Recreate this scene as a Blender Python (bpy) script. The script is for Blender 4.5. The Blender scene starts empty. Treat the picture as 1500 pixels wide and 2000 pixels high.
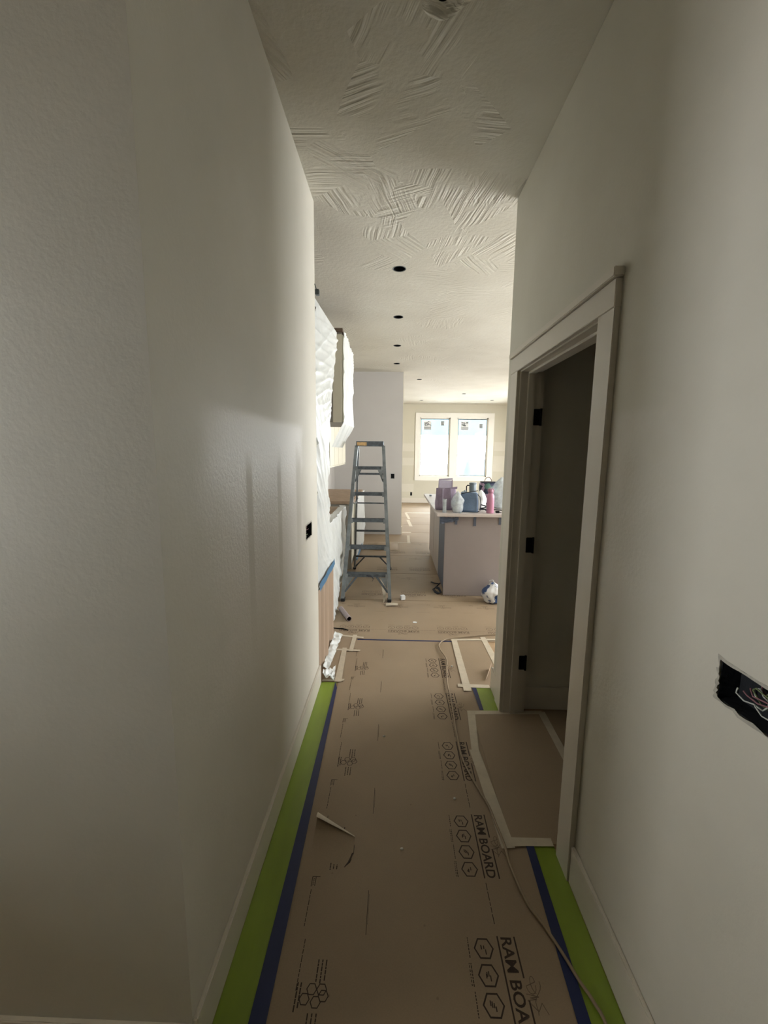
import bpy, bmesh, math, random
from mathutils import Vector, Matrix, noise
PI = math.pi
rnd = random.Random(7)
S = bpy.context.scene
C = S.collection

# ------------------------------------------------------------------ camera
F_PX, PITCH, ROLL, YAW, EYE = 822.28, 0.142488, 0.011041, -0.024755, 1.6
fw = Vector((math.sin(YAW)*math.cos(PITCH), math.cos(YAW)*math.cos(PITCH), -math.sin(PITCH)))
rt0 = Vector((math.cos(YAW), -math.sin(YAW), 0)); up0 = rt0.cross(fw)
rt = rt0*math.cos(ROLL) + up0*math.sin(ROLL); up = -rt0*math.sin(ROLL) + up0*math.cos(ROLL)
cd = bpy.data.cameras.new('camera'); cam = bpy.data.objects.new('camera', cd); C.objects.link(cam)
cd.sensor_fit = 'HORIZONTAL'; cd.sensor_width = 36; cd.lens = 36*F_PX/1500; cd.clip_start = .02
m = Matrix((( rt.x, up.x, -fw.x, 0), (rt.y, up.y, -fw.y, 0), (rt.z, up.z, -fw.z, EYE), (0, 0, 0, 1)))
cam.matrix_world = m
S.camera = cam

# ------------------------------------------------------------------ world + exposure
SKY = 15.5
w = bpy.data.worlds.new('overcast_sky'); S.world = w; w.use_nodes = True
bg = w.node_tree.nodes['Background']; bg.inputs[0].default_value = (.97, .985, 1, 1); bg.inputs[1].default_value = SKY
S.view_settings.view_transform = 'Standard'; S.view_settings.look = 'None'
S.view_settings.gamma = 1; S.view_settings.use_curve_mapping = False
S.view_settings.exposure = 0.33

def portal(loc, rot, sx, sy):
    l = bpy.data.lights.new('window_portal', 'AREA'); l.shape = 'RECTANGLE'; l.size = sx; l.size_y = sy
    l.cycles.is_portal = True
    o = bpy.data.objects.new('window_portal', l); C.objects.link(o); o.location = loc; o.rotation_euler = rot

# ------------------------------------------------------------------ material helpers
def lin(c): return tuple((x/255/12.92 if x/255 <= .04045 else ((x/255+.055)/1.055)**2.4) for x in c)
class NT:
    def __init__(s, name):
        s.m = bpy.data.materials.new(name); s.m.use_nodes = True; s.t = s.m.node_tree
        s.b = s.t.nodes['Principled BSDF']; s.out = s.t.nodes['Material Output']
    def n(s, kind, **kw):
        nd = s.t.nodes.new(kind)
        for k, v in kw.items():
            if k.startswith('i_'):
                key = k[2:]; key = int(key) if key.isdigit() else key.replace('_', ' ')
                nd.inputs[key].default_value = v
            else: setattr(nd, k, v)
        return nd
    def l(s, a, b): s.t.links.new(a, b)
    def obj(s): return s.n('ShaderNodeTexCoord').outputs['Object']
    def math(s, op, a, b=None):
        nd = s.n('ShaderNodeMath', operation=op)
        for i, v in enumerate((a, b)):
            if v is None: continue
            if isinstance(v, (int, float)): nd.inputs[i].default_value = v
            else: s.l(v, nd.inputs[i])
        return nd.outputs[0]
    def ramp(s, f, stops):
        r = s.n('ShaderNodeValToRGB'); s.l(f, r.inputs[0]); e = r.color_ramp.elements
        e[0].position, e[0].color = stops[0][0], (*stops[0][1], 1); e[1].position, e[1].color = stops[-1][0], (*stops[-1][1], 1)
        for p, c in stops[1:-1]: q = e.new(p); q.color = (*c, 1)
        return r.outputs[0]
    def rng(s, f, a, b, c=0, d=1):
        r = s.n('ShaderNodeMapRange'); s.l(f, r.inputs[0])
        for i, v in zip((1, 2, 3, 4), (a, b, c, d)): r.inputs[i].default_value = v
        return r.outputs[0]
def tex(nt, scale, detail=3, rough=.55, stretch=None, kind='ShaderNodeTexNoise'):
    o = nt.obj()
    if stretch:
        mp = nt.n('ShaderNodeMapping'); mp.inputs['Scale'].default_value = stretch; nt.l(o, mp.inputs[0]); o = mp.outputs[0]
    t = nt.n(kind); t.inputs['Scale'].default_value = scale; nt.l(o, t.inputs['Vector'])
    if kind == 'ShaderNodeTexNoise': t.inputs['Detail'].default_value = detail; t.inputs['Roughness'].default_value = rough
    return t.outputs[0]
def mat(name, rgb, rough=.6, var=.12, scale=8, bump=0, bscale=60, metal=0, stretch=None, spec=None, bdist=.01, **kw):
    nt = NT(name); c = lin(rgb); f = tex(nt, scale, stretch=stretch)
    col = nt.ramp(f, [(.3, tuple(x*(1-var) for x in c)), (.7, tuple(min(1, x*(1+var)) for x in c))])
    nt.l(col, nt.b.inputs['Base Color']); nt.b.inputs['Roughness'].default_value = rough
    nt.b.inputs['Metallic'].default_value = metal
    if spec is not None: nt.b.inputs['Specular IOR Level'].default_value = spec
    if bump:
        bp = nt.n('ShaderNodeBump'); bp.inputs['Strength'].default_value = bump; bp.inputs['Distance'].default_value = bdist
        nt.l(tex(nt, bscale, 4, stretch=stretch), bp.inputs['Height']); nt.l(bp.outputs[0], nt.b.inputs['Normal'])
    for k, v in kw.items(): nt.b.inputs[k.replace('_', ' ')].default_value = v
    return nt.m

M = {}
def wall_material():
    # warm grey-white flat paint, rolled over orange peel; a semi-gloss touched-up patch with runs keeps its own outline
    nt = NT('wall_paint'); o = nt.obj()
    f = tex(nt, 2.2, 5)
    col = nt.ramp(f, [(.3, lin((202, 198, 184))), (.7, lin((210, 206, 193)))])
    sp = nt.n('ShaderNodeSeparateXYZ'); nt.l(o, sp.inputs[0]); y, z = sp.outputs[1], sp.outputs[2]
    wob = tex(nt, 5, 3)
    yy = nt.math('ADD', y, nt.math('MULTIPLY', nt.math('SUBTRACT', wob, .5), .35))
    zz = nt.math('ADD', z, nt.math('MULTIPLY', nt.math('SUBTRACT', wob, .5), .22))
    inside = nt.math('MULTIPLY', nt.math('MULTIPLY', nt.rng(yy, 1.05, 1.3), nt.rng(yy, 2.3, 2.2)), nt.math('MULTIPLY', nt.rng(zz, .75, 1.15), nt.rng(z, 1.74, 1.71)))
    runs = None
    for yc, hw in ((1.45, .028), (1.83, .028), (2.2, .05)):
        r = nt.math('MULTIPLY', nt.rng(nt.math('ABSOLUTE', nt.math('SUBTRACT', y, yc)), hw*1.3, hw*.8), nt.math('MULTIPLY', nt.rng(zz, 1.6, 1.5), nt.rng(zz, .8, 1.25)))
        runs = r if runs is None else nt.math('MAXIMUM', runs, r)
    patch = nt.math('MULTIPLY', inside, nt.math('SUBTRACT', 1, runs))
    mx = nt.n('ShaderNodeMixRGB'); nt.l(patch, mx.inputs[0]); nt.l(col, mx.inputs[1]); mx.inputs[2].default_value = (*lin((216, 211, 201)), 1)
    mx2 = nt.n('ShaderNodeMixRGB'); nt.l(nt.math('MULTIPLY', nt.math('MULTIPLY', runs, inside), .6), mx2.inputs[0]); nt.l(mx.outputs[0], mx2.inputs[1]); mx2.inputs[2].default_value = (*lin((193, 187, 174)), 1)
    nt.l(mx2.outputs[0], nt.b.inputs['Base Color'])
    nt.l(nt.rng(patch, 0, 1, .62, .5), nt.b.inputs['Roughness'])
    b = nt.n('ShaderNodeBump'); b.inputs['Distance'].default_value = .004
    nt.l(nt.rng(patch, 0, 1, .16, .5), b.inputs['Strength']); nt.l(tex(nt, 75, 3, .6), b.inputs['Height'])
    nt.l(b.outputs[0], nt.b.inputs['Normal'])
    return nt.m
def ceiling_material():
    # skip-trowel plaster: combed strokes in cells, each combed in its own direction, with smooth areas between
    nt = NT('troweled_plaster'); o = nt.obj()
    nt.l(nt.ramp(tex(nt, 1.5, 4), [(.3, lin((196, 192, 178))), (.7, lin((208, 205, 192)))]), nt.b.inputs['Base Color'])
    nt.b.inputs['Roughness'].default_value = .8
    wn = nt.n('ShaderNodeTexNoise'); wn.inputs['Scale'].default_value = 2.5; nt.l(o, wn.inputs['Vector'])
    wadd = nt.n('ShaderNodeVectorMath', operation='MULTIPLY_ADD'); nt.l(wn.outputs['Color'], wadd.inputs[0]); wadd.inputs[1].default_value = (.045, .045, 0); nt.l(o, wadd.inputs[2])
    total = None
    for k, (sc, thr) in enumerate(((2.6, .56), (3.3, .66))):
        off = nt.n('ShaderNodeVectorMath', operation='ADD'); nt.l(wadd.outputs[0], off.inputs[0]); off.inputs[1].default_value = (k*3.7+.42, k*1.3+.15, 0)
        vo = nt.n('ShaderNodeTexVoronoi'); vo.voronoi_dimensions = '2D'; vo.inputs['Scale'].default_value = sc; nt.l(off.outputs[0], vo.inputs['Vector'])
        sc_ = nt.n('ShaderNodeSeparateColor'); nt.l(vo.outputs['Color'], sc_.inputs[0])
        rot = nt.n('ShaderNodeVectorRotate', rotation_type='Z_AXIS'); nt.l(wadd.outputs[0], rot.inputs['Vector'])
        nt.l(nt.math('MULTIPLY', sc_.outputs[0], 3.14159), rot.inputs['Angle'])
        mp = nt.n('ShaderNodeMapping'); mp.inputs['Scale'].default_value = (2.2, 46, 1); nt.l(rot.outputs[0], mp.inputs[0])
        st = nt.n('ShaderNodeTexNoise'); st.inputs['Scale'].default_value = 1; st.inputs['Detail'].default_value = 2; nt.l(mp.outputs[0], st.inputs['Vector'])
        soft = nt.n('ShaderNodeTexNoise'); soft.inputs['Scale'].default_value = 5; nt.l(off.outputs[0], soft.inputs['Vector'])
        mask = nt.math('MULTIPLY', nt.rng(sc_.outputs[1], thr-.02, thr+.02), nt.rng(soft.outputs[0], .40, .54))
        h_ = nt.math('MULTIPLY', nt.math('SUBTRACT', st.outputs[0], .5), mask)
        total = h_ if total is None else nt.math('ADD', total, h_)
    # the corridor is combed hardest, the rooms beyond mostly troweled flat
    sp = nt.n('ShaderNodeSeparateXYZ'); nt.l(o, sp.inputs[0])
    fade = nt.rng(sp.outputs[1], 2.6, 3.9, 1, .3)
    total = nt.math('MULTIPLY', total, fade)
    fine = nt.math('MULTIPLY', tex(nt, 38, 4, stretch=(1, 1, 1)), .10)
    b = nt.n('ShaderNodeBump'); b.inputs['Strength'].default_value = .85; b.inputs['Distance'].default_value = .03
    nt.l(nt.math('ADD', total, fine), b.inputs['Height']); nt.l(b.outputs[0], nt.b.inputs['Normal'])
    return nt.m
def board_material():
    nt = NT('fibre_board'); base = tex(nt, 1.3, 5); fine = tex(nt, 220, 2)
    a, b_ = lin((146, 126, 102)), lin((159, 139, 114))
    col = nt.ramp(base, [(.3, a), (.7, b_)])
    mx = nt.n('ShaderNodeMixRGB', blend_type='MULTIPLY'); mx.inputs[0].default_value = .35; nt.l(col, mx.inputs[1])
    nt.l(nt.ramp(fine, [(.3, (.75, .75, .75)), (.7, (1, 1, 1))]), mx.inputs[2])
    spots = nt.n('ShaderNodeTexVoronoi'); spots.inputs['Scale'].default_value = 9; nt.l(nt.obj(), spots.inputs['Vector'])
    mx2 = nt.n('ShaderNodeMixRGB', blend_type='MULTIPLY'); nt.l(nt.rng(spots.outputs['Distance'], .05, .02, 0, .45), mx2.inputs[0]); nt.l(mx.outputs[0], mx2.inputs[1]); mx2.inputs[2].default_value = (.45, .4, .35, 1)
    nt.l(mx2.outputs[0], nt.b.inputs['Base Color']); nt.b.inputs['Roughness'].default_value = .62
    b = nt.n('ShaderNodeBump'); b.inputs['Strength'].default_value = .12; b.inputs['Distance'].default_value = .01; nt.l(tex(nt, 3, 3), b.inputs['Height']); nt.l(b.outputs[0], nt.b.inputs['Normal'])
    return nt.m
def plastic_material():
    nt = NT('milky_plastic_film'); b = nt.b
    b.inputs['Base Color'].default_value = (*lin((232, 236, 234)), 1); b.inputs['Roughness'].default_value = .28
    tr = nt.n('ShaderNodeBsdfTranslucent'); tr.inputs[0].default_value = (.85, .88, .87, 1)
    tp = nt.n('ShaderNodeBsdfTransparent'); tp.inputs[0].default_value = (.96, .97, .97, 1)
    m1 = nt.n('ShaderNodeMixShader'); m1.inputs[0].default_value = .12; nt.l(b.outputs[0], m1.inputs[1]); nt.l(tr.outputs[0], m1.inputs[2])
    m2 = nt.n('ShaderNodeMixShader'); nt.l(nt.rng(tex(nt, 6, 4), .3, .7, .05, .16), m2.inputs[0]); nt.l(m1.outputs[0], m2.inputs[1]); nt.l(tp.outputs[0], m2.inputs[2])
    nt.l(m2.outputs[0], nt.out.inputs[0])
    bp = nt.n('ShaderNodeBump'); bp.inputs['Strength'].default_value = .5; bp.inputs['Distance'].default_value = .01
    nt.l(tex(nt, 14, 4, .6, stretch=(1, 1, .35)), bp.inputs['Height']); nt.l(bp.outputs[0], b.inputs['Normal'])
    return nt.m
def clear_plastic():
    nt = NT('thin_clear_plastic'); b = nt.b
    b.inputs['Base Color'].default_value = (*lin((205, 212, 216)), 1); b.inputs['Roughness'].default_value = .2
    tp = nt.n('ShaderNodeBsdfTransparent'); tp.inputs[0].default_value = (.92, .94, .95, 1)
    m2 = nt.n('ShaderNodeMixShader'); nt.l(nt.rng(tex(nt, 22, 4), .3, .7, .25, .55), m2.inputs[0]); nt.l(b.outputs[0], m2.inputs[1]); nt.l(tp.outputs[0], m2.inputs[2])
    nt.l(m2.outputs[0], nt.out.inputs[0]); return nt.m
def glass_material():
    nt = NT('window_glass'); tp = nt.n('ShaderNodeBsdfTransparent'); tp.inputs[0].default_value = (.94, .97, .97, 1)
    gl = nt.n('ShaderNodeBsdfGlossy'); gl.inputs['Roughness'].default_value = .02
    lw = nt.n('ShaderNodeLayerWeight'); lw.inputs[0].default_value = .15
    mx = nt.n('ShaderNodeMixShader'); nt.l(lw.outputs['Fresnel'], mx.inputs[0]); nt.l(tp.outputs[0], mx.inputs[1]); nt.l(gl.outputs[0], mx.inputs[2])
    nt.l(mx.outputs[0], nt.out.inputs[0]); return nt.m
M['wall'] = wall_material(); M['ceiling'] = ceiling_material(); M['board'] = board_material()
M['film'] = plastic_material(); M['clear'] = clear_plastic(); M['glass'] = glass_material()
M['greatwall'] = mat('cream_drywall', (196, 192, 175), .7, .03, 1.2, .08, 70)
M['mud'] = mat('joint_compound', (205, 201, 187), .75, .02, 3)
M['lilac'] = mat('lilac_grey_primer', (188, 185, 181), .65, .03, 1.5, .08, 80)
M['trim'] = mat('white_trim_paint', (209, 202, 189), .38, .02, 4)
M['wtrim'] = mat('bright_trim_paint', (232, 230, 222), .4, .02, 4)
M['dark'] = mat('black_box_interior', (14, 15, 18), .7, .3, 20, spec=.08)
M['boxgrey'] = mat('grey_plastic_box', (44, 46, 49), .6, .25, 20, .2, 60, spec=.15)
M['paper'] = mat('torn_drywall_paper', (176, 172, 160), .8, .15, 40, .4, 90)
M['pinkwire'] = mat('pink_wire_jacket', (150, 105, 110), .5, .1, 30)
M['whitewire'] = mat('white_wire_jacket', (205, 208, 200), .5, .1, 30)
M['copper'] = mat('green_ground_wire', (120, 135, 90), .5, .1, 30)
M['green'] = mat('lime_masking_film', (130, 152, 50), .34, .10, 9, .25, 16, stretch=(1, .2, 1))
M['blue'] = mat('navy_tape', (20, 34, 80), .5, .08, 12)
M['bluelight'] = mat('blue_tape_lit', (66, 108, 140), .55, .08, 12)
M['masking'] = mat('cream_masking_tape', (194, 182, 161), .65, .08, 18, .15, 60)
M['ink'] = mat('brown_ink', (52, 36, 24), .7, .15, 50)
M['fadedink'] = mat('faded_brown_ink', (104, 86, 68), .7, .2, 60)
M['cord'] = mat('tan_cord_jacket', (150, 132, 108), .5, .1, 30)
M['oak'] = mat('wood_plank_floor', (168, 140, 108), .5, .2, 2.5, .1, 20, stretch=(.3, 3, 1))
M['alu'] = mat('worn_aluminium', (126, 132, 135), .45, .22, 14, .1, 50, metal=.35)
M['aludark'] = mat('paint_splashed_aluminium', (88, 95, 101), .5, .35, 26, .15, 70, metal=.25)
M['rubber'] = mat('dark_rubber', (36, 36, 36), .7, .1, 20)
M['orange'] = mat('faded_orange_label', (196, 160, 110), .6, .3, 40)
M['cream'] = mat('cream_lacquer', (222, 217, 198), .4, .03, 3)
M['cabgrey'] = mat('grey_paper_wrap', (166, 163, 154), .6, .05, 5)
M['kraft'] = mat('kraft_cardboard', (160, 138, 116), .7, .14, 3, .15, 30, stretch=(3, 3, .3))
M['crown'] = mat('brown_crown_wood', (96, 80, 66), .6, .15, 20)
M['islandpanel'] = mat('taupe_panel', (142, 132, 130), .45, .04, 3)
M['islandside'] = mat('pale_cabinet_side', (178, 168, 162), .5, .05, 3)
M['islanddark'] = mat('slate_door_shade_and_tape', (84, 92, 108), .5, .06, 3)  # darkened to carry shading on the island side; tape tabs share it
M['slab'] = mat('covered_worktop', (196, 186, 180), .45, .08, 9)
M['darkclothes'] = mat('black_webbing', (34, 38, 48), .8, .15, 30)
M['lilacbag'] = mat('mauve_canvas', (146, 131, 148), .8, .12, 14, .3, 120)
M['lilacbox'] = mat('lavender_carton', (176, 168, 184), .6, .08, 12)
M['bluebag'] = mat('slate_blue_nylon', (92, 112, 138), .6, .12, 10, .3, 60)
M['pink'] = mat('dusty_pink_enamel', (184, 128, 152), .35, .05, 6)
M['pinklid'] = mat('dusky_pink_lid', (166, 116, 138), .4, .05, 6)
M['slate'] = mat('slate_tumbler_enamel', (108, 120, 126), .3, .08, 6)
M['whitep'] = mat('white_plastic', (224, 226, 226), .4, .06, 12)
M['brownhandle'] = mat('brown_leather', (96, 74, 60), .5, .1, 20)
M['tube'] = mat('mauve_grey_card_tube', (150, 136, 136), .5, .08, 10)
M['snow'] = mat('pale_gravel', (236, 238, 240), .8, .05, 2)
M['tarp'] = mat('blue_tarp', (36, 58, 76), .5, .45, 1.7, .5, 4)
M['beam'] = mat('pale_blue_housewrap', (58, 76, 82), .6, .18, 1.4)
M['canmetal'] = mat('galvanised_can', (74, 82, 84), .4, .25, 20, metal=.5)
def floral():
    nt = NT('floral_print_leather'); v = nt.n('ShaderNodeTexVoronoi'); v.inputs['Scale'].default_value = 16; nt.l(nt.obj(), v.inputs['Vector'])
    sc = nt.n('ShaderNodeSeparateColor'); nt.l(v.outputs['Color'], sc.inputs[0])
    r = nt.n('ShaderNodeValToRGB'); r.color_ramp.interpolation = 'CONSTANT'; nt.l(sc.outputs[0], r.inputs[0])
    e = r.color_ramp.elements; e[0].position = 0; e[0].color = (*lin((38, 44, 66)), 1); e[1].position = .55; e[1].color = (*lin((176, 150, 176)), 1)
    for p, c in ((.7, (196, 200, 214)), (.85, (74, 104, 94))): q = e.new(p); q.color = (*lin(c), 1)
    nt.l(r.outputs[0], nt.b.inputs['Base Color']); nt.b.inputs['Roughness'].default_value = .5; return nt.m
M['floral'] = floral()
def bagprint():
    nt = NT('white_bag_with_blue_print'); f = tex(nt, 9, 3)
    nt.l(nt.ramp(f, [(.50, lin((214, 214, 214))), (.53, lin((44, 74, 120)))]), nt.b.inputs['Base Color']); nt.b.inputs['Roughness'].default_value = .35; return nt.m
M['bagprint'] = bagprint()

# ------------------------------------------------------------------ object helpers
def link(name, me, m, parent=None, smooth=False):
    o = bpy.data.objects.new(name, me); C.objects.link(o)
    if m is not None:
        me.materials.clear()
        for x in (m if isinstance(m, (list, tuple)) else [m]): me.materials.append(M[x] if isinstance(x, str) else x)
    if smooth:
        for p in me.polygons: p.use_smooth = True
    if parent is not None: o.parent = parent
    return o
def obj(name, bm, m, parent=None, smooth=False):
    me = bpy.data.meshes.new(name); bmesh.ops.recalc_face_normals(bm, faces=bm.faces[:]); bm.to_mesh(me); bm.free()
    return link(name, me, m, parent, smooth)
def tag(o, label, cat, group=None, kind=None):
    o['label'] = label; o['category'] = cat
    if group: o['group'] = group
    if kind: o['kind'] = kind
    return o
def thing(name, label, cat, loc=(0, 0, 0), rz=0, group=None):
    o = bpy.data.objects.new(name, None); C.objects.link(o); o.location = loc; o.rotation_euler = (0, 0, rz); o.empty_display_size = .05
    return tag(o, label, cat, group)
def struct(o): o['kind'] = 'structure'; return o
def NB(): return bmesh.new()
def box(bm, x0, x1, y0, y1, z0, z1, bev=0, mi=0):
    vs = [bm.verts.new((x, y, z)) for x in (x0, x1) for y in (y0, y1) for z in (z0, z1)]
    fs = [bm.faces.new([vs[i] for i in q]) for q in ((0, 1, 3, 2), (4, 6, 7, 5), (0, 4, 5, 1), (2, 3, 7, 6), (0, 2, 6, 4), (1, 5, 7, 3))]
    for f in fs: f.material_index = mi
    if bev:
        es = list({e for f in fs for e in f.edges})
        bmesh.ops.bevel(bm, geom=es, offset=bev, segments=2, affect='EDGES')
    return bm
def bbox(*a, **k): return box(NB(), *a, **k)
def tube(bm, pts, r, n=8, cap=True, flat=1.0):
    pts = [Vector(p) for p in pts]; rings = []
    rs = r if isinstance(r, (list, tuple)) else [r]*len(pts)
    prev = None
    for i, p in enumerate(pts):
        t = (pts[min(i+1, len(pts)-1)] - pts[max(i-1, 0)]).normalized()
        a = prev if prev is not None else (Vector((0, 0, 1)) if abs(t.z) < .9 else Vector((1, 0, 0)))
        u = t.cross(a).normalized(); v_ = u.cross(t).normalized(); prev = v_
        rings.append([bm.verts.new(p + u*math.cos(2*PI*k/n)*rs[i] + v_*math.sin(2*PI*k/n)*rs[i]*flat) for k in range(n)])
    for a, b in zip(rings, rings[1:]):
        for k in range(n): bm.faces.new((a[k], a[(k+1) % n], b[(k+1) % n], b[k]))
    if cap: bm.faces.new(rings[0][::-1]); bm.faces.new(rings[-1])
    return bm
def lathe(bm, prof, cx=0, cy=0, n=24, sx=1, sy=1, cap=True):
    rings = [[bm.verts.new((cx+r*sx*math.cos(2*PI*k/n), cy+r*sy*math.sin(2*PI*k/n), z)) for k in range(n)] for r, z in prof]
    for a, b in zip(rings, rings[1:]):
        for k in range(n): bm.faces.new((a[k], a[(k+1) % n], b[(k+1) % n], b[k]))
    if not cap: return bm
    if prof[0][0] > 1e-4: bm.faces.new(rings[0][::-1])
    if prof[-1][0] > 1e-4: bm.faces.new(rings[-1])
    return bm
def beam(bm, a, b, w_, d_, upv=(0, 1, 0)):
    # rectangular bar from a to b: w_ across, d_ along upv
    a, b = Vector(a), Vector(b); t = (b-a).normalized(); u_ = Vector(upv); s = t.cross(u_).normalized(); u2 = s.cross(t).normalized()
    vs = [bm.verts.new(p + s*sx*w_/2 + u2*sy*d_/2) for p in (a, b) for sx in (-1, 1) for sy in (-1, 1)]
    for q in ((0, 1, 3, 2), (4, 6, 7, 5), (0, 4, 5, 1), (2, 3, 7, 6), (0, 2, 6, 4), (1, 5, 7, 3)): bm.faces.new([vs[i] for i in q])
    return bm
def grid(bm, fn, nu, nv, thick=None):
    vs = [[bm.verts.new(fn(i/nu, j/nv)) for j in range(nv+1)] for i in range(nu+1)]
    for i in range(nu):
        for j in range(nv): bm.faces.new((vs[i][j], vs[i+1][j], vs[i+1][j+1], vs[i][j+1]))
    return bm
def cut(o, cutters):
    # boolean difference with temporary cutter meshes, baked into the mesh
    for me in cutters:
        c = bpy.data.objects.new('cutter', me); C.objects.link(c)
        md = o.modifiers.new('b', 'BOOLEAN'); md.object = c; md.operation = 'DIFFERENCE'; md.solver = 'EXACT'
    dg = bpy.context.evaluated_depsgraph_get(); new = bpy.data.meshes.new_from_object(o.evaluated_get(dg))
    for md in list(o.modifiers):
        c = md.object; o.modifiers.remove(md); bpy.data.objects.remove(c)
    o.data = new
def cme(bm): me = bpy.data.meshes.new('c'); bmesh.ops.recalc_face_normals(bm, faces=bm.faces[:]); bm.to_mesh(me); bm.free(); return me
def slabpoly(bm, pts, z0, z1):
    b = [bm.verts.new((x, y, z0)) for x, y in pts]; t = [bm.verts.new((x, y, z1)) for x, y in pts]
    bm.faces.new(t); bm.faces.new(b[::-1]); n = len(pts)
    for i in range(n): bm.faces.new((b[i], b[(i+1) % n], t[(i+1) % n], t[i]))
    return bm
def P(name, bm, m, parent, **k): return obj(name, bm, m, parent, **k)

XL, XR, H = -.505, .69, 3.063
YL, YR = 2.72, 2.70          # where the two corridor walls end
YC = .882                    # near corner of the left wall
BX = -1.16                   # kitchen back wall
EX = 4.3                     # east wall of the kitchen and great room
YW = 13.35                   # window wall
YG = 8.083                   # end wall of the kitchen run

# ------------------------------------------------------------------ large structure
struct(obj('floor', bbox(-6, 5.2, -3.3, 13.6, -.12, -.004), 'oak'))
ceil = struct(obj('ceiling', bbox(-6, 5.2, -3.3, 13.6, H, H+.03), 'ceiling'))
CANS = [(.012, 3.648), (.013, 4.876), (.008, 6.136), (.005, 7.341), (.47, 8.887), (1.706, 10.959), (.728, 12.412), (2.71, 12.28)]
def cyl(cx, cy, r, z0, z1, n=32): return lathe(NB(), [(r, z0), (r, z1)], cx, cy, n)
cut(ceil, [cme(cyl(x, y, .052, H-.02, H+.06)) for x, y in CANS] + [cme(cyl(.135, 1.60, .05, H-.02, H+.06))])

wl = struct(obj('wall_left', bbox(XL-.14, XL, YC+.14, YL, 0, H), 'wall'))
cut(wl, [cme(bbox(XL-.055, XL+.05, 2.355, 2.53, 1.087, 1.178))])
wr = struct(obj('wall_right', bbox(XR, XR+.115, -3.1, YR, 0, H, bev=.004), 'wall'))
cut(wr, [cme(bbox(XR-.05, XR+.06, .60, .852, 1.088, 1.18)), cme(bbox(XR-.1, XR+.3, 1.488, 2.452, -.1, 2.06))])
struct(obj('wall_foyer_front', bbox(-2.2, XL, YC, YC+.14, 0, H), 'wall'))
wf = struct(obj('wall_foyer_side', bbox(-2.34, -2.2, -3.1, YC+.14, 0, H), 'wall'))
cut(wf, [cme(bbox(-2.5, -2.1, .26, .85, 1.05, 2.25))])
wb = struct(obj('wall_foyer_rear', bbox(-2.34, 1.2, -3.24, -3.1, 0, H), 'wall'))

# kitchen + great room shell
struct(obj('wall_kitchen_back', bbox(BX-.14, BX, YL-.14, YG+.14, 0, H), 'lilac'))
struct(obj('wall_kitchen_entry', bbox(BX, XL-.14, YL-.14, YL-.02, 0, H), 'wall'))
gw = struct(obj('wall_kitchen_end', bbox(BX, .139, YG, YG+.14, 0, H), 'lilac'))
cut(gw, [cme(bbox(-.078, -.008, YG-.05, YG+.06, 1.09, 1.182))])
struct(obj('wall_closet_rear', bbox(XR+.115, EX, 2.49, YR, 0, H), 'wall'))
struct(obj('wall_closet_side', bbox(2.3, 2.42, .4, 2.49, 0, H), 'wall'))
struct(obj('wall_closet_front', bbox(XR+.115, 2.3, .4, .52, 0, H), 'wall'))
ww = struct(obj('wall_window', bbox(-5.5, EX+.14, YW, YW+.16, 0, H), 'greatwall'))
WINS = [(.748, 1.709), (1.901, 2.881)]
cut(ww, [cme(bbox(a, b, YW-.1, YW+.3, .83, 2.67)) for a, b in WINS] + [cme(bbox(.495, .558, YW-.05, YW+.06, .225, .335)), cme(bbox(-3.9, -1.3, YW-.1, YW+.3, .83, 2.67))])
we = struct(obj('wall_east', bbox(EX, EX+.14, YR, YW+.16, 0, H), 'greatwall'))
cut(we, [cme(bbox(EX-.1, EX+.3, 2.95, 5.6, .95, 2.67)), cme(bbox(EX-.1, EX+.3, 9.2, 11.4, .05, 2.2))])
struct(obj('wall_west', bbox(-5.5, -5.36, YG+.14, YW, 0, H), 'greatwall'))
struct(obj('wall_west_return', bbox(-5.5, BX-.14, YG, YG+.14, 0, H), 'greatwall'))

struct(obj('roof_light_block', bbox(-6, 5.2, -3.3, 13.6, H+.25, H+.3), 'wall'))  # unseen slab added to stop sky light leaking through the ceiling holes
# joint-compound bands on the window wall
bands = []
for x0, x1, z0, z1 in ((.142, .60, 1.62, 1.86), (.142, .60, 1.18, 1.42), (3.07, 4.2, 1.66, 1.93), (3.07, 4.2, 1.02, 1.5), (.142, .60, .35, .6)):
    o = obj('trim_1' if not bands else 'trim_1', bbox(x0, x1, YW-.0015, YW, z0, z1), 'mud'); struct(o); bands.append(o)

P('corner_bead', bbox(.131, .1405, YG-.0015, YG+.141, .02, H-.001), 'mud', gw)
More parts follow.
